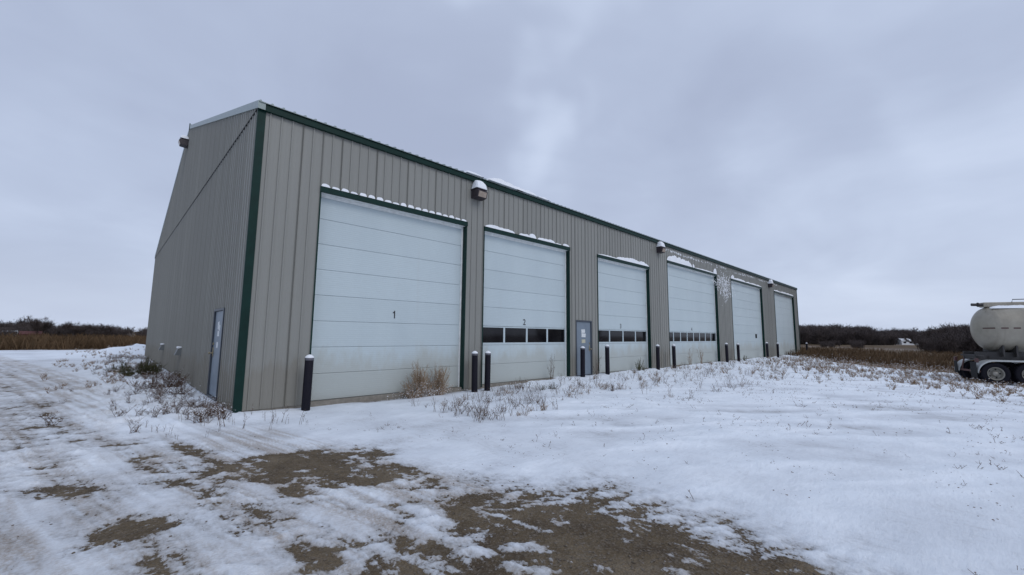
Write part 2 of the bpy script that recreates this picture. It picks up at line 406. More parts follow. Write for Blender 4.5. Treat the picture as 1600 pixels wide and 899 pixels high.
# how far into the dry grassland (0 yard .. 1 field)
dgl = sstep(-3, 4, (Y-44)+3*fbm(X, Y, 9, 3, 101)-sstep(4, 30, X)*0)
dgr = sstep(-2, 3.5, (X-34-.62*np.maximum(Y+10, -20)*1.05)+2.5*fbm(X, Y, 5, 3, 111))
dgr = np.where(Y < -30, sstep(20, 40, X), dgr)
dgr = dgr*sstep(-2, 6, X-26)*(1-.9*sstep(-3, 2, Y)*sstep(58, 52, X)) 
GRS = np.clip(np.maximum(dgl, dgr), 0, 1)
nx, ny = len(ax), len(ay)
idx = np.arange(nx*ny).reshape(ny, nx)
F = np.stack([idx[:-1, :-1], idx[:-1, 1:], idx[1:, 1:], idx[1:, :-1]], -1).reshape(-1, 4)
m_ground, nt, b = mat('snow_over_gravel'); p = pos(nt)
at = N(nt, 'ShaderNodeAttribute', attribute_name='snow').outputs['Fac']
gr = N(nt, 'ShaderNodeAttribute', attribute_name='grassland').outputs['Fac']
fn = noise(nt, p, 26, 6, .68); fn2 = noise(nt, p, 5, 5, .6)
th = math_(nt, 'ADD', at, math_(nt, 'MULTIPLY_ADD', fn, .062, -.031))
th = math_(nt, 'ADD', th, math_(nt, 'MULTIPLY_ADD', fn2, .026, -.013))
fn3 = noise(nt, mapping(nt, p, (13, 5, 8), rot=(0, 0, .75)), 1.0, 5, .7)
th = math_(nt, 'ADD', th, math_(nt, 'MULTIPLY_ADD', fn3, .080, -.040))
cov = ramp(nt, math_(nt, 'MULTIPLY', th, 20), ((.0, 0.0), (.06, .26), (.24, .62), (.62, .88), (1.05, 1.0)))
vor = N(nt, 'ShaderNodeTexVoronoi'); vor.inputs['Scale'].default_value = 48; L(nt, p, vor.inputs['Vector'])
peb = N(nt, 'ShaderNodeSeparateColor'); L(nt, vor.outputs['Color'], peb.inputs[0])
d1 = ramp(nt, noise(nt, p, 2.2, 6, .65), ((.3, (.075, .053, .034)), (.5, (.138, .102, .062)), (.7, (.215, .168, .112))))
d1 = mix(nt, math_(nt, 'MULTIPLY', ramp(nt, peb.outputs[0], ((.55, 0.0), (.95, 1.0))), .45), d1, (.22, .19, .155))
d1 = mix(nt, math_(nt, 'MULTIPLY', ramp(nt, noise(nt, p, 70, 3, .6), ((.45, 1.0), (.6, 0.0))), .35), d1, (.04, .03, .02))
sn = ramp(nt, noise(nt, p, 1.3, 6, .6), ((.3, (.76, .81, .87)), (.7, (.84, .88, .93))))
thin = ramp(nt, math_(nt, 'MULTIPLY_ADD', noise(nt, mapping(nt, p, (.5, 1.6, 1), rot=(0, 0, -.65)), .9, 6, .65), .07, at), ((.065, .75), (.110, 0.0)))
sn = mix(nt, thin, sn, (.60, .63, .68))
crust = noise(nt, mapping(nt, p, (3.5, 11, 4), rot=(0, 0, -.70)), 1.6, 7, .72)
sn = mix(nt, ramp(nt, crust, ((.50, 0.0), (.72, .50))), sn, (.60, .63, .67))
sn = mix(nt, ramp(nt, noise(nt, mapping(nt, p, (1, 1, 1)), 120, 2, .5), ((.66, 0.0), (.78, .25))), sn, (.45, .42, .40))
sl = N(nt, 'ShaderNodeAttribute', attribute_name='slush').outputs['Fac']
sl = math_(nt, 'MULTIPLY', sl, ramp(nt, noise(nt, p, 42, 5, .75), ((.34, .25), (.62, 1.15))), clamp=True)
sn = mix(nt, math_(nt, 'MULTIPLY', sl, .80), sn, (.33, .27, .215))
c = mix(nt, cov, d1, sn)
gcol = ramp(nt, noise(nt, p, 1.1, 6, .7), ((.3, (.060, .040, .022)), (.5, (.105, .072, .042)), (.7, (.16, .12, .075))))
gm = ramp(nt, math_(nt, 'ADD', gr, math_(nt, 'MULTIPLY_ADD', noise(nt, p, 1.6, 6, .7), 1.2, -.6)), ((.42, 0.0), (.6, 1.0)))
c = mix(nt, gm, c, gcol)
L(nt, c, b.inputs['Base Color']); b.inputs['Roughness'].default_value = .82; b.inputs['Specular IOR Level'].default_value = .2
h1 = math_(nt, 'MULTIPLY', noise(nt, p, 32, 6, .7), 1.0)
h2 = math_(nt, 'MULTIPLY', vor.outputs['Distance'], math_(nt, 'SUBTRACT', 1.0, cov))
hb = math_(nt, 'ADD', math_(nt, 'MULTIPLY', h1, math_(nt, 'MULTIPLY_ADD', cov, -.55, 1.0)), math_(nt, 'MULTIPLY', h2, .8))
hb = math_(nt, 'ADD', hb, math_(nt, 'MULTIPLY', cov, .5))
hb = math_(nt, 'ADD', hb, math_(nt, 'MULTIPLY', crust, math_(nt, 'MULTIPLY', cov, 1.1)))
bump(nt, b, hb, .75, .022)
V = np.stack([X.ravel(), Y.ravel(), Z.ravel()], -1)
g_ = npmesh('ground', V, F, m_ground, smooth=True, attrs={'slush': slush(X, Y), 'snow': np.clip(T, -.05, .2), 'grassland': GRS})
tag(g_, kind='structure')

# field to the horizon, one sheet below the yard
m_field, nt, b = mat('dry_field'); p = pos(nt)
c = ramp(nt, noise(nt, mapping(nt, p, (1, 1, 1)), .35, 7, .7), ((.3, (.055, .038, .024)), (.5, (.10, .070, .042)), (.7, (.15, .11, .072))))
ln = N(nt, 'ShaderNodeVectorMath', operation='LENGTH'); L(nt, p, ln.inputs[0])
pale = ramp(nt, noise(nt, mapping(nt, p, (.010, .010, 1), (2, 0, 0)), 1.0, 4, .55), ((.44, 0.0), (.52, 1.0)))
farm = ramp(nt, math_(nt, 'MULTIPLY', ln.outputs['Value'], .001), ((.085, 0.0), (.11, 1.0)))
c = mix(nt, math_(nt, 'MULTIPLY', pale, farm), c, (.23, .19, .155))
L(nt, c, b.inputs['Base Color']); b.inputs['Roughness'].default_value = .95; b.inputs['Specular IOR Level'].default_value = .1
fx = np.concatenate([-np.geomspace(2500, 30, 30), np.linspace(-28, 60, 40), np.geomspace(64, 2500, 40)])
FX, FY = np.meshgrid(fx, fx)
FZ = -.75 + .10*fbm(FX, FY, 25, 3, 121)
idx = np.arange(FX.size).reshape(FX.shape)
F = np.stack([idx[:-1, :-1], idx[:-1, 1:], idx[1:, 1:], idx[1:, :-1]], -1).reshape(-1, 4)
tag(npmesh('field', np.stack([FX.ravel(), FY.ravel(), FZ.ravel()], -1), F, m_field, smooth=True), kind='structure')

# ------------------------------------------------------------------ building
bld = empty('workshop_building', (0, 0, 0))
tag(bld, 'long beige metal workshop with six white overhead doors and green trim', 'workshop')
tag(MB().box(.02, BL-.02, .02, BW-.02, -.5, -.002).build('foundation_slab', m_conc, bld))

def rib_poly(a, b_):
    """profile points (along, out) between a and b_ for ribs on a global grid"""
    pts = [(a, 0.0)]
    k = math.ceil((a-.03)/RIB)
    while k*RIB < b_+.03:
        c = k*RIB
        for d, o in ((-.021, 0), (-.012, .024), (.012, .024), (.021, 0)):
            q = c+d
            if a+1e-4 < q < b_-1e-4: pts.append((q, o))
        # shallow intermediate stiffeners
        for m_ in (-.5,):
            q = c+RIB*.5
            if a+.02 < q < b_-.02: pts += [(q-.012, 0), (q, .0025), (q+.012, 0)]
        k += 1
    pts.append((b_, 0.0)); return sorted(pts)
def panel_front(mb, a, b_, z0, z1, off=0.0, y=0.0, sgn=-1):
    pr = rib_poly(a, b_); n = len(pr); vs = []
    for q, o in pr: vs += [(q, y+sgn*(o+off), z0), (q, y+sgn*(o+off), z1)]
    mb.add(vs, [(2*i, 2*i+2, 2*i+3, 2*i+1) for i in range(n-1)])
def split(a, b_, openings):
    """yield (s, e, header) pieces of [a,b_] cut at openings (x0,x1,h)"""
    cuts = sorted({a, b_} | {q for o in openings for q in o[:2] if a < q < b_})
    for s_, e_ in zip(cuts, cuts[1:]):
        m_ = (s_+e_)/2; h = None
        for o in openings:
            if o[0] < m_ < o[1]: h = o[2]
        yield s_, e_, h
ops = [(a, b_, h+.12) for a, b_, h in doors]+[(MD[0], MD[1], MD[2])]
k = 0; x = CT
while x < BL-CT-.01:
    e = min(math.floor(x/PAN+1.0001)*PAN, BL-CT)
    mb = MB(); jit = random.uniform(0, .002)
    for s_, e_, h in split(x, e, ops):
        panel_front(mb, s_, e_, (h if h else -.04), HE-.12, jit)
    mb.build('wall_panel', m_side, bld); x = e
# gable wall, facing -x: lower course up to the eave, upper course lapped 2 cm proud of it
def roofz(y): return HE+(HR-HE)*(1-abs(y-BW/2)/(BW/2))
def panel_gable(mb, a, b_, z0, z1, off, xx=0.0, sgn=-1):
    pr = rib_poly(a, b_); vs = []
    for q, o in pr:
        zt = z1(q) if callable(z1) else z1
        vs += [(xx+sgn*(o+off), q, z0), (xx+sgn*(o+off), q, zt)]
    n = len(pr); mb.add(vs, [(2*i, 2*i+2, 2*i+3, 2*i+1) for i in range(n-1)])
for side, xx, sgn in ((0, 0.0, -1), (1, BL, 1)):
    y = CT if side == 0 else CT
    while y < BW-.01:
        e = min(math.floor(y/PAN+1.0001)*PAN, BW-.002)
        if e-y > .01:
            mb = MB()
            for s_, e_, h in split(y, e, [GD] if side == 0 else []):
                panel_gable(mb, s_, e_, (h if h else -.04), HE-.06, random.uniform(0, .002), xx, sgn)
            mb.build('wall_panel', m_side, bld)
            mb = MB(); off = .014
            cuts = [y] + ([BW/2] if y < BW/2 < e else []) + [e]
            for a_, b2 in zip(cuts, cuts[1:]):
                panel_gable(mb, a_, b2, HE-.075, lambda q: roofz(q)-.03, off, xx, sgn)
            mb.build('gable_panel', m_side, bld)
        y = e
    # closure strip in the lap: dark, shows between the rib ends
    MB().box(xx-.0 if sgn > 0 else xx-.028, xx+.028 if sgn > 0 else xx, CT, BW-.1, HE-.10, HE-.074).build('lap_closure', m_rub, bld)
mb = MB(); panel_front(mb, .0, BL, -.04, HE-.02, 0, BW, 1); mb.build('rear_wall', m_side, bld)
# corner trims
def L_trim(x_, sx, y_, sy):
    mb = MB(); t = .030
    mb.box(x_-sx*t, x_+sx*CT, y_-sy*t, y_+sy*.002, -.06, HE-.02)
    mb.box(x_-sx*(t-.002), x_+sx*.002, y_+sy*.002, y_+sy*.035, -.06, HE-.04)
    return mb
L_trim(0, 1, 0, 1).build('corner_trim', m_green, bld); L_trim(BL, -1, 0, 1).build('corner_trim', m_green, bld)
# eave fascia with a small drip lip
mb = MB(); mb.box(-.035, BL+.035, -.075, -.002, HE-.135, HE+.012); mb.box(-.035, BL+.035, -.085, -.075, HE-.135, HE-.115)
mb.build('eave_fascia', m_green, bld)
mb = MB(); mb.box(-.035, BL+.035, BW+.025, BW+.09, HE-.155, HE+.012); mb.build('eave_fascia', m_green, bld)
# roof: two ribbed sheets
def roof_side(y0, y1, name):
    prof = rib_poly(-.03, BL+.03); vs = []
    for q, o in prof:
        for y_, z_ in ((y0, HE), (y1, HR)):
            vs.append((q, y_, z_+.03+o*1.3))
    n = len(prof)
    mb = MB(); mb.add(vs, [(2*i, 2*i+2, 2*i+3, 2*i+1) for i in range(n-1)])
    vs2 = [(q, y0, HE+.015) for q, o in prof]; top = [(q, y0, HE+.03+o*1.3) for q, o in prof]
    mb.add(vs2+top, [(i, i+1, n+i+1, n+i) for i in range(n-1)])
    mb.build(name, m_rake, bld)
roof_side(-.11, BW/2, 'roof_sheet'); roof_side(BW+.11, BW/2, 'roof_sheet')
# rake trims: folded pale steel along the gable edges
for xx, sg in ((0, -1), (BL, 1)):
    for y0, y1 in ((-.09, BW/2), (BW+.09, BW/2)):
        mb = MB(); z0, z1 = HE+.0, HR+.0
        if y0 < 0: z0 = HE-.03
        xa, xb = xx+sg*.045, xx-sg*.10
        up, dn = .075, -.10
        vs = [(xa, y0, z0+dn), (xa, y0, z0+up), (xb, y0, z0+up), (xb, y0, z0+dn), (xa, y1, z1+dn), (xa, y1, z1+up), (xb, y1, z1+up), (xb, y1, z1+dn)]
        mb.add(vs, [(0, 1, 2, 3), (4, 7, 6, 5), (0, 4, 5, 1), (1, 5, 6, 2), (2, 6, 7, 3), (3, 7, 4, 0)])
        mb.build('rake_trim', m_rake, bld)
mb = MB().box(-.045, BL+.045, BW/2-.14, BW/2+.14, HR+.055, HR+.085); mb.build('ridge_cap', m_rake, bld)
mb = MB().box(-.06, -.03, BW/2-.05, BW/2+.06, HR-.12, HR+.16, .01); mb.build('ridge_end_cap', m_green, bld)

# text as mesh
def text_mesh(s, size, ext=.002):
    cu = bpy.data.curves.new('number', 'FONT'); cu.body = s; cu.size = size; cu.extrude = ext; cu.align_x = 'CENTER'; cu.offset = .0015
    if s == '1':
        k_ = size; pts = [(-.02, 0), (.08, 0), (.08, .70), (.0, .70), (-.03, .62), (-.15, .55), (-.15, .46), (-.02, .51)]
        me = bpy.data.meshes.new('number'); n = len(pts)
        me.from_pydata([(x_*k_, y_*k_, z_) for z_ in (0, ext) for x_, y_ in pts], [], [tuple(range(n)), tuple(range(n, 2*n))]+[(i_, (i_+1) % n, n+(i_+1) % n, n+i_) for i_ in range(n)])
        me.materials.append(m_ink); return me
    t = bpy.data.objects.new('number', cu); COL.objects.link(t)
    dg = bpy.context.evaluated_depsgraph_get(); me = bpy.data.meshes.new_from_object(t.evaluated_get(dg))
    bpy.data.objects.remove(t); me.materials.clear(); me.materials.append(m_ink); return me

# overhead doors
def section_mesh(w, h=.6096, gap=.004):
    """one insulated door section: tongue-and-groove joint recessed at both edges"""
    mb = MB(); z0, z1 = gap*.5, h-gap*.5
    pr = [(z0, .010), (z0+.004, .003), (z0+.012, 0), (z1-.012, 0), (z1-.004, .003), (z1, .010)]
    vs = []
    for z, o in pr: vs += [(0, o, z), (w, o, z)]
    n = len(pr)
    fs = [(2*i, 2*i+1, 2*i+3, 2*i+2) for i in range(n-1)]
    mb.add(vs, fs)
    mb.add([(0, .05, 0), (w, .05, 0), (w, .05, h), (0, .05, h)], [(0, 1, 2, 3)])
    return mb
num = {0: ('1', 3.51, 1.955), 1: ('2', 8.50, 1.90), 2: ('3', 14.78, 1.90), 3: ('4', 22.5, 1.89)}
wins = {1: 4, 2: 4, 3: 8}
YD = .165
for i, (x0, x1, H) in enumerate(doors):
    # jamb linings and header: two jambs and a header, each its own piece
    mb = MB(); mb.box(x0, x0+.035, -.026, YD+.08, -.05, H); mb.build('door_jamb', m_green, bld)
    mb = MB(); mb.box(x1-.035, x1, -.026, YD+.08, -.05, H); mb.build('door_jamb', m_green, bld)
    mb = MB(); mb.box(x0, x1, -.052, .012, H-.012, H+.12); mb.build('door_header', m_green, bld)
    MB().box(x0+.036, x1-.036, .0125, YD+.08, H-.010, H+.05).build('header_soffit', m_vinyl, bld)
    # the overhead door itself
    wd = x1-x0-.07; a = x0+.035
    st = MB()
    st.box(a+.001, a+.055, YD-.03, YD-.004, 0, H-.087); st.box(x1-.09, x1-.036, YD-.03, YD-.004, 0, H-.087); st.box(a+.001, x1-.036, YD-.03, YD-.004, H-.085, H-.012)
    d = st.build('overhead_door', m_vinyl, bld)
    ns = 8 if H < 5 else 9
    me = section_mesh(wd).mesh('door_section', m_door)
    for k in range(ns):
        if k == 2 and i in wins: continue
        o = bpy.data.objects.new('door_section', me); COL.objects.link(o); o.parent = d
        o.location = (a, YD+random.uniform(0, .002), k*.6096)
    if i in wins:
        nw = wins[i]; zb = 2*.6096; mb = MB()
        mb.box(0, wd, 0, .05, zb+.006, zb+.075); mb.box(0, wd, 0, .05, zb+.565, zb+.603)
        step = wd/nw; mw = .038
        for q in range(nw+1):
            c_ = q*step; l_, r_ = max(0, c_-mw), min(wd, c_+mw)
            if q == 0: r_ = .065
            if q == nw: l_ = wd-.065
            mb.box(l_, r_, .001, .05, zb+.0755, zb+.5645)
        o = mb.build('window_section', m_door, d, loc=(a, YD, 0))
        for q in range(nw):
            l_ = q*step+(mw if q else .065); r_ = (q+1)*step-(mw if q < nw-1 else .065)
            MB().box(l_+.001, r_-.001, .018, .030, zb+.077, zb+.563).build('window_pane', m_glass, d, loc=(a, YD, 0))
    MB().box(a, x1-.035, YD-.01, YD+.05, -.035, -.0005).build('bottom_seal', m_rub, d)
    if i in num:
        s_, nx_, nz_ = num[i]
        o = bpy.data.objects.new('door_number', text_mesh(s_, .29)); COL.objects.link(o); o.parent = d
        o.location = (nx_, YD-.004, nz_); o.rotation_euler = (PI/2, 0, 0)
        o['label'] = 'black number %s painted on the door' % s_
    if i == 4:
        MB().box(34.3, 34.68, YD-.012, YD+.01, 1.50, 1.82, .01).build('vent_window', m_glass, d)

# man doors
def man_door(x0, x1, H, hinge_right, name='entry_door'):
    """built facing -y at origin, width along x"""
    fr = MB(); t = .055
    fr.box(x0, x0+t, -.028, .09, -.04, H); fr.box(x1-t, x1, -.028, .09, -.04, H); fr.box(x0+t, x1-t, -.028, .09, H-t, H)
    fr.box(x0+t, x1-t, -.02, .09, -.04, .0)
    d = MB().box(x0+t+.004, x1-t-.004, .012, .05, .008, H-t-.004, .004).build(name, m_steeldoor, bld)
    fr.build('door_frame', m_frame, d)
    xh = x0+t+.09 if hinge_right else x1-t-.09
    h = MB(); h.box(xh-.03, xh+.03, -.004, .011, .93, 1.16, .004); h.lathe([(0.0, 0), (.028, 0), (.028, -.02), (.012, -.03), (.012, -.055), (.03, -.065), (.03, -.09), (0, -.094)], (xh, .0, 1.02), 'y', 12)
    h.box(xh-.02, xh+.02, -.014, .011, 1.22, 1.28, .004)
    h.build('door_handle', m_brass, d, smooth=True)
    for z in (.25, 1.05, 1.85):
        xe = x1-t-.004 if hinge_right else x0+t+.004
        MB().tube([(xe, .004, z-.05), (xe, .004, z+.05)], .009, 8).build('hinge', m_frame, d)
    return d
d = man_door(MD[0], MD[1], MD[2], False); d['label'] = 'blue grey steel door between overhead doors 2 and 3'
xm = (MD[0]+MD[1])/2
def notice(pr, x0, x1, z0, z1, rot=0.0, y=.0085, m=None):
    cx, cz = (x0+x1)/2, (z0+z1)/2; vs = []
    for yy in (y, y+.003):
        for a_, c_ in ((x0, z0), (x1, z0), (x1, z1), (x0, z1)):
            dx, dz = a_-cx, c_-cz; vs.append((cx+dx*math.cos(rot)-dz*math.sin(rot), yy, cz+dx*math.sin(rot)+dz*math.cos(rot)))
    return MB().add(vs, [(0, 1, 2, 3), (4, 7, 6, 5), (0, 4, 5, 1), (1, 5, 6, 2), (2, 6, 7, 3), (3, 7, 4, 0)]).build('notice', m or m_paper, pr)
notice(d, xm-.14, xm+.10, 1.66, 1.80, .05); notice(d, xm-.13, xm+.14, 1.49, 1.64, -.04)
notice(d, xm-.12, xm+.12, 1.26, 1.40, 0.02, .0085, simple('yellowed_notice', (.50, .48, .36), .6, var=.2, sc=20))
mb = MB().box(xm-.13, xm-.11+.13, -.012, .012, .955, .965); mb.build('snow_cap', m_snow, d)
d2 = man_door(0, GD[1]-GD[0], GD[2], True); d2['label'] = 'tall blue grey door in the gable end wall'
d2.matrix_parent_inverse = Matrix.Identity(4); d2.rotation_euler = (0, 0, -PI/2); d2.location = (0, GD[1], 0)
wx = (GD[1]-GD[0])/2
notice(d2, wx-.16, wx+.02, 1.62, 1.80, .1); notice(d2, wx-.02, wx+.14, 1.58, 1.72, -.1); notice(d2, wx-.13, wx+.08, 1.44, 1.57, 0)
notice(d2, wx-.14, wx+.03, 1.16, 1.30, 0)

# vents low on the gable wall
m_vent = simple('grey_vent_hood', (.13, .14, .14), .5)
for y_, z_ in ((14.57, .84), (8.63, .86)):
    v_ = MB()
    v_.add([(-.001, y_-.17, z_-.14), (-.001, y_+.17, z_-.14), (-.001, y_+.17, z_+.14), (-.001, y_-.17, z_+.14),
            (-.20, y_-.15, z_-.12), (-.20, y_+.15, z_-.12), (-.12, y_+.15, z_+.10), (-.12, y_-.15, z_+.10)],
           [(4, 5, 6, 7), (0, 4, 7, 3), (1, 2, 6, 5), (3, 7, 6, 2), (0, 1, 5, 4)])
    o = v_.build('wall_vent', m_vent, bld)
    MB().box(-.15, -.02, y_-.15, y_+.15, z_+.10, z_+.17, .03).build('snow_cap', m_snow, o, smooth=True)

# lumpy snow
def lump(mb, x0, x1, y0, y1, z, h, seed, nx=10, ny=5, skirt=0.0):
    """pillow of snow lying on z"""
    vs = []; fs = []
    for j in range(ny+1):
        for i_ in range(nx+1):
            u, w_ = i_/nx, j/ny
            e = (1-abs(2*u-1)**3.5)*(1-abs(2*w_-1)**3.0)
            xx = x0+(x1-x0)*u; yy = y0+(y1-y0)*w_
            n_ = float(gnoise(np.array([xx*7.3+seed]), np.array([yy*7+seed*1.7]), 3)[0])
            n2_ = float(gnoise(np.array([xx*2.1+seed]), np.array([seed*.37]), 5)[0])
            vs.append((xx+.01*n_, yy+.008*n_*(-1 if w_ < .5 else 1), z+max(0, h*(e**.5)*(1+.18*n_+.32*n2_)) if 0 < u < 1 and 0 < w_ < 1 else z))
    for j in range(ny):
        for i_ in range(nx):
            a_ = j*(nx+1)+i_; fs.append((a_, a_+1, a_+nx+2, a_+nx+1))
    o = len(vs); vs += [(x0, y0, z), (x1, y0, z), (x1, y1, z), (x0, y1, z)]; fs.append((o, o+3, o+2, o+1))
    mb.add(vs, fs)

# lamps over the doors
def wall_lamp(x_, z_, rz, label, cap=.30, y_=0.0):
    h = MB()
    prof = [(-.003, .13), (-.26, .15), (-.36, .06), (-.30, -.13), (-.08, -.15), (-.003, -.13)]   # (y, z)
    vs = [(s_*.19, q, z) for s_ in (-1, 1) for q, z in prof]; n = len(prof)
    h.add(vs, [tuple(range(n)), tuple(range(2*n-1, n-1, -1))]+[(i_, n+i_, n+(i_+1) % n, (i_+1) % n) for i_ in range(n)])
    h.box(-.22, .22, -.30, -.003, .13, .155, .008)
    o = h.build('wall_lamp', m_bronze, bld, loc=(x_, y_, z_)); o.rotation_euler = (0, 0, rz)
    ln_ = MB(); q0, q1 = Vector((0, -.358, .045)), Vector((0, -.306, -.115))
    d_ = Vector((0, -.95, -.3)).normalized()*.012
    vs = []
    for k_ in (0, 1):
        for s_ in (-.155, .155):
            for q in (q0, q1): vs.append((s_, q.y+d_.y*k_, q.z+d_.z*k_))
    ln_.add(vs, [(4, 5, 7, 6), (0, 4, 6, 2), (1, 3, 7, 5), (0, 1, 5, 4), (2, 6, 7, 3)]); ln_.build('lens', m_lens, o)
    sc_ = MB(); lump(sc_, -.215, .215, -.33, -.004, .156, cap, x_, 12, 8); sc_.build('snow_cap', m_snow, o, smooth=True)
    o['label'] = label
wall_lamp(6.08, 5.93, 0, 'dark wall lamp with a tall snow cap between overhead doors 1 and 2', .27)
wall_lamp(18.25, 5.99, 0, 'snow capped wall lamp between overhead doors 3 and 4', .26)
wall_lamp(38.05, 5.93, 0, 'snow capped wall lamp between overhead doors 5 and 6', .36)
wall_lamp(-.012, 9.93, -PI/2, 'wall lamp under the peak of the gable end', .17, BW/2)

# snow on the door headers (rests on the building: things of their own)
def header_snow(i, spans, label, h=.075):
    H = doors[i][2]+.1205; mb = MB()
    for k_, (a_, b2, hh) in enumerate(spans): lump(mb, a_, b2, -.055, -.001, H, hh, i*9.1+k_*1.3, max(10, int((b2-a_)/.04)), 6)
    o = mb.build('header_snow', m_snow, None, smooth=True)
    tag(o, label, 'snow', 'snow lying on the door headers')
x0 = doors[0][0]; sp_ = []
k = 0; q = x0+.02
while q < doors[0][1]-.1:
    e = min((math.floor((q+.03)/RIB)+1)*RIB-.018, doors[0][1]-.02)
    if e-q > .05: sp_.append((q, e, random.uniform(.05, .095)))
    q = e+.036
header_snow(0, sp_, 'row of small snow lumps on the header of the door numbered 1')
header_snow(1, [(6.45, 7.8, .10), (8.0, 8.55, .09), (8.5, 8.9, .14), (8.95, 9.95, .11), (9.95, 10.3, .04), (10.4, 10.8, .09)], 'broken snow ledge on the header of the door numbered 2')
header_snow(2, [(12.75, 14.6, .05), (14.2, 17.2, .18)], 'snow ledge thicker to the right on the header of door 3')
header_snow(3, [(19.2, 22.4, .34), (22.5, 22.75, .24), (22.8, 25.9, .07), (25.7, 26.25, .33)], 'thick snow slab broken midway on the header of door 4')
header_snow(4, [(28.9, 29.5, .30), (29.4, 32, .14), (31.8, 35.9, .10)], 'thin snow ledge on the header of the windowless fifth door')
header_snow(5, [(39.5, 41.5, .12), (41.3, 46.3, .14)], 'thin snow ledge on the header of the farthest overhead door')
# snow along the eave
mb = MB()
for a_, b2, hh in ((5.6, 6.3, .10), (6.5, 8.1, .19), (7.8, 8.9, .15), (8.9, 9.5, .10)): lump(mb, a_, b2, -.15, .3, HE+.055, hh, a_, max(4, int((b2-a_)/.06)), 5)
q = 2.0
while q < 47:
    w_ = random.uniform(.2, 1.6)
    if random.random() < (.35 if q < 18 else .75): lump(mb, q, q+w_, random.uniform(-.1, -.02), .6, HE+.055, random.uniform(.04, .08) if q < 18 else random.uniform(.07, .15), q, max(4, int(w_/.09)), 4)
    q += w_*.9+.05
tag(mb.build('eave_snow', m_snow, None, smooth=True), 'patchy snow left along the front roof edge', 'snow', kind='stuff')
mb = MB()
def frost(cx, cz, w_, h_, n, seed):
    r_ = random.Random(seed)
    for _ in range(n):
        a_ = cx+r_.gauss(0, w_*.33); z_ = cz+r_.gauss(0, h_*.33); s_ = r_.uniform(.015, .055)
        if abs((a_/RIB)-round(a_/RIB)) < .13: a_ += .05
        pts_ = [(a_+s_*math.cos(t)*r_.uniform(.6, 1.4), -.003, z_+s_*1.2*math.sin(t)*r_.uniform(.6, 1.3)) for t in [j*PI/3 for j in range(6)]]
        mb.add(pts_+[(a_, -.028, z_)], [(j, (j+1) % 6, 6) for j in range(6)])
frost(27.6, 5.1, 2.4, 1.1, 420, 1); frost(27.9, 4.5, 1.0, .9, 120, 2)
q = 18.6
while q < 38:
    w_ = random.uniform(.5, 2.6); frost(q+w_/2, 6.21-random.uniform(0, .12), w_*1.1, .07, int(w_*20), int(q*10)); q += w_+random.uniform(.2, 1.6)
tag(mb.build('wall_frost', m_snow, None), 'wind blown snow stuck to the siding around door 4 and under the eave', 'snow', kind='stuff')

# ------------------------------------------------------------------ bollards
bs = [(1.22, -.42), (5.84, -.42), (6.33, -.42), (11.25, -.30), (12.8, -.40), (17.03, -.45), (18.65, -.5), (26.05, -.5), (28.15, -.5), (34.7, -.5), (37.6, -.5), (48.9, -.35)]
bl = ['nearest black bollard at the left jamb of the door numbered 1', 'left of two bollards standing close together between doors 1 and 2', 'right of two bollards standing close together between doors 1 and 2',
      'black bollard in front of the blue grey entry door', 'bollard at the left edge of the door numbered 3, right of the entry door', 'bollard beside the right jamb of door 3',
      'bollard at the left edge of door 4 with eight windows', 'bollard just right of door 4 with eight windows', 'bollard at the left edge of the windowless fifth door',
      'bollard before the right side of the windowless fifth door', 'bollard between the fifth door and the farthest door', 'farthest bollard, beyond the right corner of the building']
mp = MB(); mp.lathe([(.0885, -.5), (.0885, 1.105), (.086, 1.115), (.086, 1.125)], n=28); me_p = mp.mesh('post', m_boll, True)
mc = MB(); mc.lathe([(.091, 1.07), (.091, 1.118), (.084, 1.13), (.02, 1.133), (0.0, 1.133)], n=28); me_c = mc.mesh('steel_cap', simple('galvanised_cap', (.12, .12, .14), .5, .4), True)
ms = MB(); ms.lathe([(.088, 1.131), (.092, 1.142), (.078, 1.165), (.045, 1.192), (.018, 1.203), (0, 1.205)], n=20)
me_s = ms.mesh('snow_cap', m_snow, True)
for (x_, y_), lb in zip(bs, bl):
    e = empty('bollard', (x_, y_, gz(x_, y_)-.02), random.uniform(0, 6)); e.rotation_euler.x = random.uniform(-.012, .012); e.rotation_euler.y = random.uniform(-.012, .012)
    tag(e, lb, 'bollard', 'black bollards guarding the door jambs')
    for nm, me in (('post', me_p), ('steel_cap', me_c), ('snow_cap', me_s)):
        o = bpy.data.objects.new(nm, me); COL.objects.link(o); o.parent = e
        if nm == 'snow_cap': o.scale = (1, 1, random.uniform(.985, 1.02))

# ------------------------------------------------------------------ tank trailer
m_tank, nt, b = mat('dull_tank_steel'); p = N(nt, 'ShaderNodeTexCoord').outputs['Object']
f = noise(nt, mapping(nt, p, (1.2, 1, 1)), 1.2, 6, .65)
s = N(nt, 'ShaderNodeSeparateXYZ'); L(nt, p, s.inputs[0])
c = ramp(nt, f, ((.3, (.245, .222, .180)), (.55, (.32, .29, .235)), (.75, (.39, .355, .29))))
dr_ = noise(nt, mapping(nt, p, (7, .6, .25)), 1.0, 5, .6)
c = mix(nt, ramp(nt, dr_, ((.52, 0.0), (.75, .35))), c, (.20, .175, .14))
L(nt, c, b.inputs['Base Color']); b.inputs['Metallic'].default_value = .25; b.inputs['Roughness'].default_value = .42
m_tyre = simple('tyre_rubber', (.008, .0075, .012), .85, spec=.2, bstr=.3)
m_rim = simple('dusty_aluminium_rim', (.25, .235, .205), .45, .3, var=.2, sc=14)
m_chas = simple('dark_chassis_paint', (.035, .032, .032), .6)
m_fend = simple('white_fender', (.42, .43, .42), .4)
m_refl = simple('dark_red_reflector', (.07, .025, .025), .4)
ang = math.atan2(r0.y, r0.x) - math.radians(24)     # the way the trailer points (front out of frame)
TR = empty('tank_trailer', (28.15, -11.62, -.53), ang)
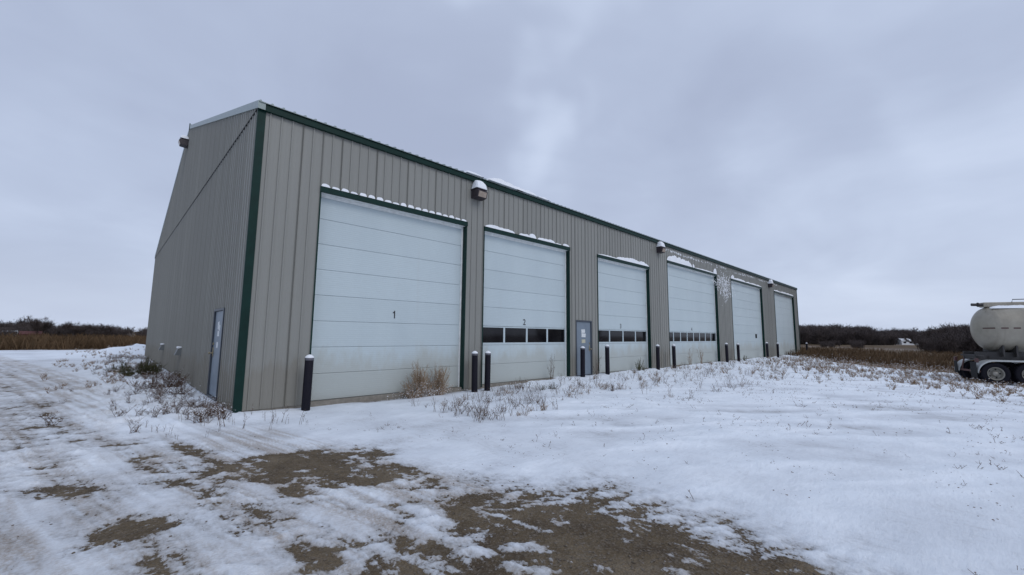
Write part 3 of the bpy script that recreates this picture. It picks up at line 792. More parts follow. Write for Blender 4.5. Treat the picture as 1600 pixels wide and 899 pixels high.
tag(TR, 'dull silver tank trailer with tandem wheels at the right edge of the yard', 'trailer')
# local frame: x forward, camera side is +y?  (right-handed: +y is left of travel)
YS = 0.0   # near-side wheel face plane
CYL = 1.0; cy = CYL+.02; cz = 2.62; RY, RZ = 1.04, 1.06
mb = MB(); prof = []
for k in range(15):
    t = k/14*PI/2; prof.append((math.sin(t), -.02+.45-.55*math.cos(t)))
prof += [(1.0, 3.0), (1.0, 6.0), (1.0, 9.0)]
for k in range(8):
    t = k/7*PI/2; prof.append((math.cos(t), 9.0+.55*math.sin(t)))
vs = []; fs = []; n = 48
for r_, t in prof:
    r_ = r_*(1+.055*min(max(0.0, t-.3), 4.5)); rise = 0.0      # the barrel swells towards the middle
    for k in range(n):
        a_ = 2*PI*k/n
        vs.append((t, cy+RY*r_*math.cos(a_), cz+rise+RZ*r_*math.sin(a_)*(1.0 if math.sin(a_) > 0 else 1.0)))
for i_ in range(len(prof)-1):
    for k in range(n): fs.append((i_*n+k, i_*n+(k+1) % n, (i_+1)*n+(k+1) % n, (i_+1)*n+k))
mb.add(vs, fs)
tk = mb.build('tank', m_tank, TR, smooth=True)
def tank_r(t): return math.sqrt(max(0.0, 1-((.43-t)/.55)**2)) if t < .43 else 1+.055*min(t-.3, 4.5)
for sgn in (-1, 1):
    for k in range(22):
        xa = -.05+k*.40; vs = []
        for q in range(4):
            t = xa+q*.24/3
            for dz in (-.028, .028): vs.append((t-.004*(t < .3), cy+sgn*(RY*tank_r(t)+.007), cz+.02+dz))
        MB().add(vs, [(2*q, 2*q+1, 2*q+3, 2*q+2) for q in range(3)]).build('reflective_strip', m_refl, tk)
for xx in (2.2, 5.0, 7.8):
    mb = MB(); rg = []
    for k in range(49):
        a_ = 2*PI*k/48; kk = 1+.055*min(xx-.3, 4.5); rg.append((xx, cy+(RY*kk+.008)*math.cos(a_), cz+(RZ*kk+.008)*math.sin(a_)))
    mb.tube(rg, .02, 6, False); mb.build('tank_band', m_tank, tk)
# walkway, cover and pipes along the top
mb = MB(); mb.box(.22, 1.9, cy-.22, cy+.22, cz+RZ+.0, cz+RZ+.24, .04); mb.box(1.92, 9, cy-.30, cy+.30, cz+RZ+.20, cz+RZ+.24)
mb.build('top_walkway', m_tank, TR)
mb = MB(); mb.tube([(-.18, cy-.1, cz+RZ+.14), (.23, cy-.1, cz+RZ+.12)], .07, 12); mb.tube([(.04, cy-.1, cz+RZ+.13), (.08, cy-.1, cz+RZ+.13)], .11, 12)
mb.build('vent_pipe', m_chas, TR, smooth=True)
mb = MB(); mb.tube([(1.22, cy-.2, cz+RZ+.2), (1.26, cy-.2, cz+RZ+.36), (2.6, cy-.2, cz+RZ+.37), (5, cy-.2, cz+RZ+.37)], .022, 6); mb.build('handrail', m_chas, TR)
mb = MB(); lump(mb, .35, 1.9, cy-.55, cy+.4, cz+RZ-.08, .15, 3.3, 18, 8); sn_ = mb.build('snow_patch', m_snow, tk, smooth=True)
# chassis
mb = MB()
for sg in (-1, 1): mb.box(-.42, 9.0, cy+sg*.5-.05, cy+sg*.5+.05, 1.12, 1.50)
for xx in (-.35, 0, 1.16, 3, 5, 7, 9): mb.box(xx-.05, xx+.05, cy-.55, cy+.55, 1.17, 1.32)
for xx in (.45, .9, 2.2, 4, 6, 8): mb.box(xx, xx+.06, .25, 2*cy-.25, 1.30, 1.82)
mb.build('chassis', m_chas, TR)
mb = MB(); mb.box(-.42, -.34, .0, 2*cy-.25, 1.28, 1.36, .01); mb.build('rear_light_bar', m_chas, TR)
mb = MB(); mb.box(-.56, -.47, .05, 2*cy-.3, .54, .63, .01)
for sg in (-1, 1): mb.tube([(-.52, cy+sg*.5, .6), (-.48, cy+sg*.5, .85), (-.40, cy+sg*.5, 1.2)], .035, 8)
mb.build('underrun_bar', simple('rusty_red_bar', (.09, .045, .04), .6), TR)
for yy in (.12, 2*cy-.12):
    MB().box(-.62, -.53, yy-.08, yy+.08, 1.0, 1.2, .01).build('tail_lamp', m_refl, TR)
    if yy < 1: MB().box(-.655, -.640, yy-.1, yy+.38, .28, 1.02).build('mudflap', m_rub, TR)
    else: MB().box(-.655, -.640, yy-.3, yy-.02, .40, 1.0).build('mudflap', m_rub, TR)
# wheels: two axles, dual tyres each side
def tyre_prof(w_): return [(.30, -w_*.40), (.40, -w_*.5), (.475, -w_*.49), (.50, -w_*.40), (.505, 0), (.50, w_*.40), (.475, w_*.49), (.40, w_*.5), (.30, w_*.40)]
mt = MB(); mt.lathe(tyre_prof(.27), axis='y', n=40)
for k in range(36):      # tread blocks
    a_ = 2*PI*k/36
    for yy in (-.085, 0, .085):
        c_, s_ = math.cos(a_+yy), math.sin(a_+yy)
        pr = []
        for dr2 in (.49, .513):
            for da in (-.035, .035):
                for dy in (-.03, .03): pr.append((dr2*math.sin(a_+yy+da), yy+dy, dr2*math.cos(a_+yy+da)))
        mt.add(pr, [(4, 5, 7, 6), (0, 4, 6, 2), (1, 3, 7, 5), (0, 1, 5, 4), (2, 6, 7, 3)])
me_t = mt.mesh('tyre', m_tyre, False)
mr = MB(); mr.lathe([(.305, -.125), (.300, -.138), (.285, -.12), (.262, -.10), (.25, -.055), (.24, .02), (.16, .03), (.13, .0), (.11, -.01), (.105, -.08), (.085, -.10), (0, -.105)], axis='y', n=36)
for k in range(10):
    a_ = 2*PI*k/10; mr.tube([(.14*math.sin(a_), .03, .14*math.cos(a_)), (.14*math.sin(a_), -.04, .14*math.cos(a_))], .014, 6)
me_r = mr.mesh('rim', m_rim, True)
mh = MB()
for k in range(5):
    a_ = 2*PI*k/5+.3
    pr = [(.20*math.sin(a_)+.035*math.cos(t), .012, .20*math.cos(a_)+.035*math.sin(t)) for t in [j*PI/5 for j in range(10)]]
    mh.add(pr, [tuple(range(10))])
me_h = mh.mesh('hand_holes', m_rub)
for ix, xx in enumerate((0.0, 1.16)):
    for yy, flip in ((.0, 0), (.33, 0), (2*cy-.33, 1), (2*cy, 1)):
        wv = bpy.data.objects.new('wheel', me_r); COL.objects.link(wv); wv.parent = TR
        wv.location = (xx, yy+(.13 if not flip else -.13), .505); wv.rotation_euler = (0, .4*ix, PI*flip)
        ty = bpy.data.objects.new('tyre', me_t); COL.objects.link(ty); ty.parent = wv
        hh_ = bpy.data.objects.new('hand_holes', me_h); COL.objects.link(hh_); hh_.parent = wv
    MB().tube([(xx, .2, .505), (xx, 2*cy-.2, .505)], .07, 10).build('axle', m_chas, TR)
# fenders: rounded at the rear, flat over both wheels
for y0, y1 in ((-.06, .50), (2*cy-.50, 2*cy-.02)):
    out = []
    for k in range(9):
        t = PI-(k/8)*PI/2*.98; out.append((.0+.62*math.cos(t), .52+.60*math.sin(t)))
    out += [(1.16, 1.12)]
    for k in range(1, 9):
        t = PI/2-(k/8)*PI/2*.98; out.append((1.16+.62*math.cos(t), .52+.60*math.sin(t)))
    vs = []
    for x_, z_ in out:
        vs += [(x_, y0, z_), (x_, y1, z_), (x_, y1, z_+.02), (x_, y0, z_+.02), (x_, y0-.0, z_-.05), (x_, y0+.02, z_-.05)]
    n = len(out); fs = []
    for i_ in range(n-1):
        a_, c_ = i_*6, (i_+1)*6
        fs += [(a_, c_, c_+1, a_+1), (a_+2, c_+2, c_+3, a_+3), (a_+3, c_+3, c_+4, a_+4), (a_, a_+5, c_+5, c_), (a_+1, c_+1, c_+2, a_+2)]
    MB().add(vs, fs).build('fender', m_fend, TR)
# landing legs (out of frame, but they hold it up)
for sg in (-1, 1): MB().box(8.3, 8.45, cy+sg*.7-.06, cy+sg*.7+.06, .0, 1.2).build('landing_leg', m_chas, TR)

# ------------------------------------------------------------------ plants
def plant_mat(name, c0, c1, sc=9):
    m, nt, b = mat(name)
    L(nt, ramp(nt, noise(nt, pos(nt), sc, 4, .7), ((.3, c0), (.7, c1))), b.inputs['Base Color'])
    b.inputs['Roughness'].default_value = .85; b.inputs['Specular IOR Level'].default_value = .15; return m
m_tan = plant_mat('straw_stems', (.15, .092, .050), (.30, .20, .12))
m_bush = plant_mat('tumbleweed_straw', (.20, .135, .080), (.40, .29, .19))
m_brn = plant_mat('dead_brown_stems', (.050, .030, .020), (.150, .092, .060))
m_grn = plant_mat('frosted_green_stems', (.035, .038, .018), (.10, .095, .045))
m_bark = plant_mat('bare_bark', (.030, .024, .020), (.07, .055, .046), 2)
m_twig = plant_mat('bare_twigs', (.045, .036, .034), (.090, .068, .058), .3)
m_ever = plant_mat('dark_scrub', (.055, .047, .048), (.115, .092, .085), .25)
m_reed = plant_mat('dry_reed', (.065, .041, .022), (.160, .104, .060), .25)

def strand(V, Fc, M, pts, r0_, r1_, mi):
    """3-sided tapered stem from numpy points"""
    n = len(pts); d = np.gradient(np.array(pts), axis=0); base = len(V)
    for i_, q in enumerate(pts):
        dd = d[i_]/(np.linalg.norm(d[i_])+1e-9); a_ = np.cross(dd, [.31, .77, .55]); a_ /= np.linalg.norm(a_)+1e-9; b2 = np.cross(dd, a_)
        r_ = r0_+(r1_-r0_)*i_/(n-1)
        for k_ in range(3):
            t = 2*PI*k_/3; V.append(q+(a_*math.cos(t)+b2*math.sin(t))*r_)
    for i_ in range(n-1):
        for k_ in range(3):
            a_, b2 = base+i_*3+k_, base+i_*3+(k_+1) % 3
            Fc += [(a_, b2, b2+3), (a_, b2+3, a_+3)]; M += [mi, mi]
def blob(V, Fc, M, q, s_, mi, r_):
    base = len(V)
    dirs = [(1, 0, 0), (-1, 0, 0), (0, 1, 0), (0, -1, 0), (0, 0, .8), (0, 0, -.5)]
    for d in dirs: V.append(np.array(q)+np.array(d)*s_*r_.uniform(.6, 1.3))
    for f_ in ((0, 2, 4), (2, 1, 4), (1, 3, 4), (3, 0, 4), (2, 0, 5), (1, 2, 5), (3, 1, 5), (0, 3, 5)): Fc.append(tuple(base+i_ for i_ in f_)); M.append(mi)
def weed(seed, h=.3, spread=.5, stems=6, side=3, rad=.0035, snow=.35, seg=4, droop=.15, head=True):
    """template of a dead weed: (V, F, M); material 0 stem, 1 snow"""
    r_ = random.Random(seed); V = []; Fc = []; M = []
    for _ in range(stems):
        az = r_.uniform(0, 2*PI); ln_ = h*r_.uniform(.55, 1.1); le = spread*r_.uniform(.2, 1.0)
        d0 = np.array([math.cos(az)*le, math.sin(az)*le, 1.0]); d0 /= np.linalg.norm(d0)
        p0 = np.array([r_.uniform(-.03, .03)*h*6, r_.uniform(-.03, .03)*h*6, -.02])
        cv = np.array([r_.uniform(-1, 1), r_.uniform(-1, 1), -abs(r_.gauss(0, 1))])*droop
        pts = [p0+d0*ln_*(i_/seg)+cv*ln_*(i_/seg)**2 for i_ in range(seg+1)]
        strand(V, Fc, M, pts, rad, rad*.45, 0)
        for _s in range(side):
            t = r_.uniform(.3, .95); k_ = int(t*seg); k_ = min(k_, seg-1); q = pts[k_]+(pts[k_+1]-pts[k_])*(t*seg-k_)
            a2 = r_.uniform(0, 2*PI); dd = np.array([math.cos(a2), math.sin(a2), r_.uniform(.4, 1.6)]); dd /= np.linalg.norm(dd)
            l2 = ln_*r_.uniform(.12, .35)
            strand(V, Fc, M, [q, q+dd*l2*.5, q+dd*l2+np.array([0, 0, .1*l2])], rad*.6, rad*.3, 0)
            if head and r_.random() < .5: blob(V, Fc, M, q+dd*l2, rad*2.2, 0, r_)
            if r_.random() < snow: blob(V, Fc, M, q+dd*l2*.6, rad*r_.uniform(1.8, 3.8), 1, r_)
    return np.array(V), np.array(Fc), np.array(M)
def scatter(name, temps, items, mats, label, cat, kind='stuff', parent=None):
    """items: (x, y, z, scale, rot, template index); joins into ONE mesh"""
    VV = []; FF = []; MM = []; o = 0
    for x_, y_, z_, sc_, ro, ti in items:
        V, Fc, M = temps[ti]; c_, s_ = math.cos(ro), math.sin(ro)
        R_ = np.array([[c_, s_, 0], [-s_, c_, 0], [0, 0, 1]])
        VV.append(V@R_*sc_+np.array([x_, y_, z_])); FF.append(Fc+o); MM.append(M); o += len(V)
    ob = npmesh(name, np.concatenate(VV), np.concatenate(FF), mats, np.concatenate(MM))
    if label: tag(ob, label, cat, kind=kind)
    return ob
def place(n, fn, sc, nt_, seed, zoff=0.0):
    r_ = random.Random(seed); P_ = []
    while len(P_) < n:
        q = fn(r_)
        if q is not None: P_.append(q)
    A = np.array(P_); zz_ = ground_z(A[:, 0], A[:, 1])
    return [(A[i_, 0], A[i_, 1], zz_[i_]+zoff, r_.uniform(*sc)*(A[i_, 2] if A.shape[1] > 2 else 1), r_.uniform(0, 6.28), r_.randrange(nt_)) for i_ in range(n)]

tw = [weed(s_, .24, .8, 5, 3, .0032, .5) for s_ in range(8)] + [weed(20+s_, .34, .35, 3, 4, .0034, .3) for s_ in range(5)]
def in_front(r_):
    # band of weeds in front of the doors, clumped by noise
    x_ = 3.2+44*r_.random()**1.5; y_ = -.7-r_.random()**1.3*(2.6 if x_ < 9 else 4.5)*min(1, .35+x_/14)
    if x_ < 6: y_ = -1.3-r_.random()*2.6
    d = float(gnoise(np.array([x_*.9]), np.array([y_*.9]), 301)[0])
    if r_.random() > sstep(-.25, .5, d)*1.0+.10: return None
    return (x_, y_)
it = place(640, in_front, (.45, 1.25), len(tw), 31)
scatter('dry_weeds', tw, it, [m_brn, m_snow], 'low dead weeds dusted with snow in front of the doors', 'weeds')
ts = [weed(60+s_, .22, .9, 9, 3, .003, .3, droop=.3) for s_ in range(6)]
def in_front2(r_):
    q = in_front(r_)
    if q is None: return None
    if float(gnoise(np.array([q[0]*.6+9]), np.array([q[1]*.6]), 305)[0]) < .12: return None
    return q
scatter('straw_tufts', ts, place(190, in_front2, (.5, 1.3), 6, 37), [m_tan, m_snow], 'pale straw tufts among the weeds before the doors', 'grass')
# sparse sprigs and twigs lying over the open snow
tl = [weed(90+s_, .12, 1.6, 2, 2, .003, .1, droop=.1) for s_ in range(6)]
def open_snow(r_):
    x_ = r_.uniform(0.8, 26); y_ = r_.uniform(-13, -1.5)
    if x_ < 2.4 and y_ < -3.4: return None
    if r_.random() > sstep(-.1, .6, float(gnoise(np.array([x_*.35]), np.array([y_*.7]), 361)[0]))+.07: return None
    return (x_, y_, .7+.6*r_.random()+.02*x_)
scatter('scattered_sprigs', tl, place(700, open_snow, (.4, 1.2), 6, 41), [m_brn, m_snow], 'thin twigs poking through the open snow right of the drive', 'twigs')
# rough ground between the right end of the building and the trailer
def right_rough(r_):
    x_ = r_.uniform(18, 50); t = r_.random()
    y_ = -1.5-t*12
    ed = 31+.65*(y_+10)
    if x_ > ed+14: return None
    if x_ < ed-9 and r_.random() < .85: return None
    return (x_, y_)
tr_ = [weed(120+s_, .26, .8, 8, 2, .007, .3) for s_ in range(6)]
scatter('rough_grass', tr_, place(1500, right_rough, (.5, 1.3), 6, 43), [m_tan, m_snow], 'rough tan grass showing through snow beyond the far door', 'grass')
# along the gable wall
tg = [weed(150+s_, .30, 1.0, 9, 5, .004, .38, droop=.35) for s_ in range(8)]
def gable_w(r_):
    y_ = -.8+26*r_.random()**1.5; x_ = -.12-abs(r_.gauss(0, .95))
    if x_ < -4.5: return None
    d = float(gnoise(np.array([x_*.8]), np.array([y_*.5]), 331)[0])
    if r_.random() > sstep(-.35, .4, d)+.12: return None
    if -.1 > x_ > -.9 and GD[0]-.1 < y_ < GD[1]+.1 and r_.random() < .8: return None
    return (x_, y_)
scatter('wall_weeds', tg, place(270, gable_w, (.4, 1.15), 8, 47), [m_brn, m_snow], 'tangled brown weeds along the gable end wall', 'weeds')
def gable_f(r_):
    y_ = r_.uniform(6, 42); x_ = -r_.random()**1.4*4.2+.5
    if x_ > -.1 and y_ < 27: return None
    if x_ < -3.2-y_*.02: return None
    if float(gnoise(np.array([x_*.7]), np.array([y_*.35]), 341)[0]) < 0.02: return None
    return (x_, y_)
scatter('straw_tufts', tr_, place(300, gable_f, (.4, .9), 6, 53), [m_tan, m_snow], 'straw coloured grass poking through snow left of the building', 'grass')
# thin stems standing near the front-left corner
tc_ = [weed(180+s_, .30, .35, 2, 2, .0035, .2) for s_ in range(5)]
scatter('corner_stems', tc_, place(34, lambda r_: (r_.uniform(-1.4, .9), r_.uniform(-1.9, -.3)), (.5, 1.1), 5, 59), [m_brn, m_snow], 'a few thin bare stems in the snow by the front left corner', 'weeds')

# single bushes: each a thing with stems, fine branches and snow
def bush(name, loc, label, cat, m_, peaks, seed, n=90, r0_=.006, snowm=True, side=7, group=None, snow=.35, lowsnow=0, seg=5):
    r_ = random.Random(seed); e = empty(name, loc); tag(e, label, cat, group)
    V = []; Fc = []; M = []; V2 = []; F2 = []; M2 = []; V3 = []; F3 = []; M3 = []
    for cx_, hh, wd, wt in peaks:
        for _ in range(int(n*wt)):
            az = r_.uniform(0, 2*PI); lean = abs(r_.gauss(0, .75))*wd/hh; ln_ = hh*r_.uniform(.45, 1.0)*(1-.25*min(1, lean))
            d0 = np.array([math.cos(az)*lean, math.sin(az)*lean*.6, 1.0]); d0 /= np.linalg.norm(d0)
            p0 = np.array([cx_*.75+r_.gauss(0, .05), r_.gauss(0, .04), -.03]); bend_ = np.array([r_.uniform(-.12, .12)+(cx_*.25), r_.uniform(-.1, .1), .05])*ln_
            pts = [p0+d0*ln_*(i_/seg)+bend_*(i_/seg)**2 for i_ in range(seg+1)]
            strand(V, Fc, M, pts, r0_, r0_*.35, 0)
            for _s in range(side):
                t = r_.uniform(.25, 1.0); k_ = min(int(t*seg), seg-1); q = pts[k_]+(pts[k_+1]-pts[k_])*(t*seg-k_)
                dd = d0*1.0+np.array([r_.gauss(0, .55), r_.gauss(0, .45), r_.gauss(.1, .3)]); dd /= np.linalg.norm(dd); l2 = ln_*r_.uniform(.08, .24)
                strand(V2, F2, M2, [q, q+dd*l2*.5, q+dd*l2], r0_*.5, r0_*.25, 0)
                if r_.random() < snow*(1.6 if q[2] < hh*.4 else .45): blob(V3, F3, M3, q+dd*l2*r_.random(), r_.uniform(.005, .013), 0, r_)
    for _ in range(lowsnow):
        q = np.array([r_.gauss(0, max(p_[2] for p_ in peaks)*.42), r_.gauss(0, .10), r_.uniform(-.03, .20)])
        blob(V3, F3, M3, q, r_.uniform(.006, .019), 0, r_)
    npmesh('stems', np.array(V), np.array(Fc), m_, parent=e)
    if V2: tag(npmesh('twigs', np.array(V2), np.array(F2), m_, parent=e), kind='stuff')
    if V3: tag(npmesh('snow_dusting', np.array(V3), np.array(F3), m_snow, parent=e), kind='stuff')
    return e
bush('dry_bush', (4.38, -.20, gz(4.38, -.2)), 'two peaked straw coloured bush dusted with snow in front of door 1', 'bush', m_bush,
     [(-.30, .90, .50, 1.2), (.48, .86, .50, 1.1), (.05, .5, .9, 1.3), (-.62, .62, 1.0, .8), (.5, .62, .9, .7), (-.1, .3, 1.0, 1.0)], 5, 80, .005, side=14, snow=.30, lowsnow=420)
bush('wall_shrub', (-.85, 9.6, gz(-.85, 9.6)), 'low olive green shrub against the gable wall', 'shrub', m_grn, [(0, .62, .9, 1.0), (-.6, .42, .7, .6), (.3, .5, .6, .5)], 9, 120, .011, side=9, snow=.10)
bush('wall_shrub', (-1.35, 12.6, gz(-1.35, 12.6)), 'small snow dusted olive shrub behind the larger wall shrub', 'shrub', m_grn, [(0, .45, .8, 1.0), (-.4, .35, .6, .6)], 19, 70, .010, side=7, snow=.35)
bush('brush_pile', (-.55, 5.2, gz(-.55, 5.2)), 'sprawling brown brush against the gable wall behind the door', 'bush', m_brn, [(0, .50, 1.3, 1.0), (-.5, .42, 1.2, .8), (.2, .55, .8, .6)], 11, 70, .007, side=8, snow=.28, lowsnow=25)
bush('brush_pile', (-.5, 3.6, gz(-.5, 3.6)), 'tangle of dark twigs beside the gable end door', 'bush', m_brn, [(0, .45, 1.1, 1.0), (-.45, .35, 1.1, .7)], 12, 55, .006, side=7, snow=.3, lowsnow=20)
bush('brush_pile', (-.45, 1.3, gz(-.45, 1.3)), 'small snowy twigs just in front of the gable end door', 'bush', m_brn, [(0, .32, .8, 1.0), (-.3, .26, .8, .7)], 13, 26, .005, side=6, snow=.3, lowsnow=12)
bush('bare_sapling', (9.62, -.12, gz(9.62, -.15)), 'thin leafless sapling in front of the door numbered 2', 'sapling', m_brn, [(0, .95, .28, 1.0)], 15, 7, .006, side=9, snow=.12)
bush('dark_sprout', (15.7, -.2, gz(15.7, -.2)), 'dark upright sprout in front of the door numbered 3', 'plant', m_grn, [(0, .62, .35, 1.0), (.5, .42, .4, .5)], 16, 22, .010, side=6, snow=.3)
bush('bare_sapling', (12.45, -.12, gz(12.45, -.15)), 'bare stems beside the entry door and the wall left of door 3', 'sapling', m_brn, [(0, .85, .4, 1.0)], 25, 9, .005, side=6, snow=.1)
bush('weed_clump', (4.9, -2.1, gz(4.9, -2.1)), 'dense brown weed clump in the snow before the pair of bollards', 'weeds', m_brn, [(0, .30, .6, 1.0), (.5, .25, .5, .7)], 26, 26, .0045, side=6, snow=.5)
bush('weed_clump', (8.0, -1.55, gz(8.0, -1.55)), 'olive and brown weed clump in the snow before door 2', 'weeds', m_grn, [(0, .36, .7, 1.0), (-.6, .3, .5, .8)], 27, 34, .005, side=6, snow=.45)
bush('weed_clump', (9.2, -2.9, gz(9.2, -2.9)), 'reddish weed clump in the snow in front of the entry door', 'weeds', m_brn, [(0, .34, .6, 1.0), (.4, .26, .5, .6)], 28, 26, .005, side=5, snow=.4)
for k, (x_, lb) in enumerate(((21.4, 'bare sapling left of centre in front of door 4'), (22.9, 'bare sapling right of centre in front of door 4'))):
    bush('bare_sapling', (x_, -.15, gz(x_, -.2)), lb, 'sapling', m_tan, [(0, 1.05, .45, 1.0)], 30+k, 9, .007, side=8, snow=.1)
bush('weed_clump', (29.2, -.5, gz(29.2, -.6)), 'green brown weed clump at the foot of the fifth door', 'weeds', m_grn, [(0, .5, .5, 1.0)], 33, 26, .010, side=5, snow=.3)

# stones and clods on the bare gravel
st_t = []
for s_ in range(6):
    r_ = random.Random(700+s_); bm = bmesh.new(); bmesh.ops.create_icosphere(bm, subdivisions=1, radius=1)
    V = np.array([tuple(v_.co*r_.uniform(.7, 1.15)) for v_ in bm.verts])*np.array([1, .8, .55]); bm.verts.index_update()
    Fc = np.array([[v_.index for v_ in f_.verts] for f_ in bm.faces]); bm.free(); st_t.append((V, Fc, np.zeros(len(Fc), int)))
m_stone = plant_mat('gravel_stone', (.07, .055, .04), (.20, .17, .14), 30)
def bare(r_):
    x_ = r_.uniform(-3.2, 3.0); y_ = r_.uniform(-9.6, 2.5)
    if x_ > .2 and y_ > -3.2: return None
    t = float(snow_T(np.array([x_]), np.array([y_]))[0])
    if t > .012 and r_.random() < .93: return None
    return (x_, y_, r_.random()**2*1.6+.5)
PB = np.random.default_rng(3); xs = PB.uniform(-3.2, 3.0, 60000); ys = PB.uniform(-9.6, 2.5, 60000)
tt = snow_T(xs, ys); keep = (tt < .006) | ((tt < .03) & (PB.random(60000) < .10)); xs, ys = xs[keep][:9000], ys[keep][:9000]
zs = ground_z(xs, ys); sc_ = .0035+.015*PB.random(len(xs))**4.0
it = [(xs[i_], ys[i_], zs[i_]+sc_[i_]*.1, sc_[i_], PB.random()*6.28, int(PB.integers(6))) for i_ in range(len(xs))]
scatter('gravel', st_t, it, [m_stone], 'loose gravel and clods on the bare patches of the drive', 'gravel')

xs = PB.uniform(.5, 24, 9000); ys = PB.uniform(-12.5, -1.2, 9000)
keep = (gnoise(xs*.5, ys*1.1, 371)+.5*gnoise(xs*1.9, ys*2.6, 373) > .12) & (snow_T(xs, ys) > .02); xs, ys = xs[keep][:2600], ys[keep][:2600]; zs = ground_z(xs, ys)
it = [(xs[i_], ys[i_], zs[i_], (.004+.007*PB.random()**2)*(1+xs[i_]*.07), PB.random()*6.28, int(PB.integers(6))) for i_ in range(len(xs))]
scatter('plant_litter', st_t, it, [m_brn], 'dark flecks of blown plant litter on the open snow', 'litter')

# ------------------------------------------------------------------ tall dry grass beyond the yard
def blades(n, fn, h0, h1, w0, w1, seed):
    rg = np.random.default_rng(seed); x_, y_ = fn(rg, n); m_ = len(x_)
    h_ = rg.uniform(h0, h1, m_)*(1+.35*fbm(x_, y_, 6, 2, 401)); w_ = rg.uniform(w0, w1, m_); a_ = rg.uniform(0, PI, m_)
    lx, ly = rg.normal(0, .25, m_)*h_, rg.normal(0, .25, m_)*h_
    z_ = np.where(np.hypot(x_, y_) < 75, np.maximum(base_z(x_, y_), -.7), -.75)
    V = np.zeros((m_, 4, 3)); 
    V[:, 0] = np.stack([x_-np.cos(a_)*w_, y_-np.sin(a_)*w_, z_], -1); V[:, 1] = np.stack([x_+np.cos(a_)*w_, y_+np.sin(a_)*w_, z_], -1)
    V[:, 2] = np.stack([x_+lx+np.cos(a_)*w_*.6, y_+ly, z_+h_*.9], -1); V[:, 3] = np.stack([x_+lx*1.2-np.cos(a_)*w_*.3, y_+ly*1.2, z_+h_], -1)
    F_ = np.arange(m_*4).reshape(m_, 4); return V.reshape(-1, 3), F_
def lf(rg, n):
    x_ = rg.uniform(-70, 14, n); y_ = 45+rg.random(n)**1.3*45; k_ = y_-45+2*fbm(x_, y_, 5, 2, 411) > 0; return x_[k_], y_[k_]
V, F_ = blades(42000, lf, .45, 1.35, .02, .06, 5)
tag(npmesh('tall_grass', V, F_, m_reed), 'tall rust brown grass behind the yard on the left', 'grass', kind='stuff')
def rf(rg, n):
    # a band beyond the building and trailer, seen to the right
    y_ = rg.uniform(-60, 40, n); t = rg.random(n)**1.5*55; x_ = 36+.65*(y_+10)+t
    x_ = np.where(y_ > 2, np.maximum(x_, 49.5+rg.random(n)*40), x_)
    k_ = fbm(x_, y_, 7, 3, 421) > -.35; return x_[k_], y_[k_]
V, F_ = blades(60000, rf, .25, .75, .02, .06, 6)
tag(npmesh('tall_grass', V, F_, m_reed), 'brown grass between the right end of the building and the woods', 'grass', kind='stuff')

# ------------------------------------------------------------------ bare trees
def tree_template(seed, h=6.0, spread=.5, depth=4, twigs=1500, tw_w=.02):
    r_ = random.Random(seed); V = []; Fc = []; M = []; tips = []
    def grow(p0, d, ln_, rad, lvl):
        seg = 3; pts = [p0]; q = p0; dd = d
        for _ in range(seg):
            dd = dd+np.array([r_.gauss(0, .12), r_.gauss(0, .12), .06]); dd = dd/np.linalg.norm(dd); q = q+dd*ln_/seg; pts.append(q)
        strand(V, Fc, M, pts, rad, rad*.55, 0)
        if lvl >= 2: tips.append((pts[1], dd, ln_)); tips.append((q, dd, ln_))
        if lvl < depth:
            for _ in range(r_.choice((2, 3, 3)) if lvl else r_.choice((3, 4))):
                k_ = r_.choice((1, 2, 3, 3)) if lvl else r_.choice((1, 2, 3))
                ndd = dd+np.array([r_.gauss(0, 1), r_.gauss(0, 1), r_.gauss(.15, .3)])*spread*1.25; ndd /= np.linalg.norm(ndd)
                grow(pts[k_], ndd, ln_*r_.uniform(.55, .8), rad*.55, lvl+1)
    for _ in range(r_.choice((1, 2, 3))):
        grow(np.array([r_.gauss(0, .15), r_.gauss(0, .15), -.1]), np.array([r_.gauss(0, .15), r_.gauss(0, .15), 1.0]), h*.38, h*.016, 0)
    V2 = []; F2 = []
    for i_ in range(twigs):
        q, dd, ln_ = r_.choice(tips); d2_ = dd+np.array([r_.gauss(0, .6), r_.gauss(0, .6), r_.gauss(.2, .4)]); d2_ /= np.linalg.norm(d2_)
        l2 = ln_*r_.uniform(.4, 1.2); s_ = q+np.array([r_.gauss(0, .12), r_.gauss(0, .12), r_.gauss(0, .12)])*ln_
        sd_ = np.cross(d2_, [r_.gauss(0, 1), r_.gauss(0, 1), r_.gauss(0, 1)]); sd_ /= np.linalg.norm(sd_)+1e-9
        b0 = len(V2); V2 += [s_-sd_*tw_w, s_+sd_*tw_w, s_+d2_*l2]; F2.append((b0, b0+1, b0+2))
    V = np.array(V); V2 = np.array(V2); k_ = h/max(V2[:, 2].max(), .1)
    return V*k_, np.array(Fc), V2*k_, np.array(F2)
def mesh_only(name, V, Fc, m_):
    o = npmesh(name, V, Fc, m_); me = o.data; bpy.data.objects.remove(o); return me
FIELDZ = -.75
tmpl = [tree_template(800+s_, 6, .55, 4, 1500, .022) for s_ in range(5)]
tmesh = [(mesh_only('trunk', a_, b2, m_bark), mesh_only('crown', c_, d_, m_twig)) for a_, b2, c_, d_ in tmpl]
def bare_tree(x_, y_, h_, label, group, ti, wide=1.0):
    e = empty('bare_tree', (x_, y_, FIELDZ+.02), random.uniform(0, 6)); tag(e, label, 'tree', group)
    for nm, me in zip(('trunk', 'crown'), tmesh[ti]):
        o = bpy.data.objects.new(nm, me); COL.objects.link(o); o.parent = e; o.scale = (h_/6*wide, h_/6*wide, h_/6)
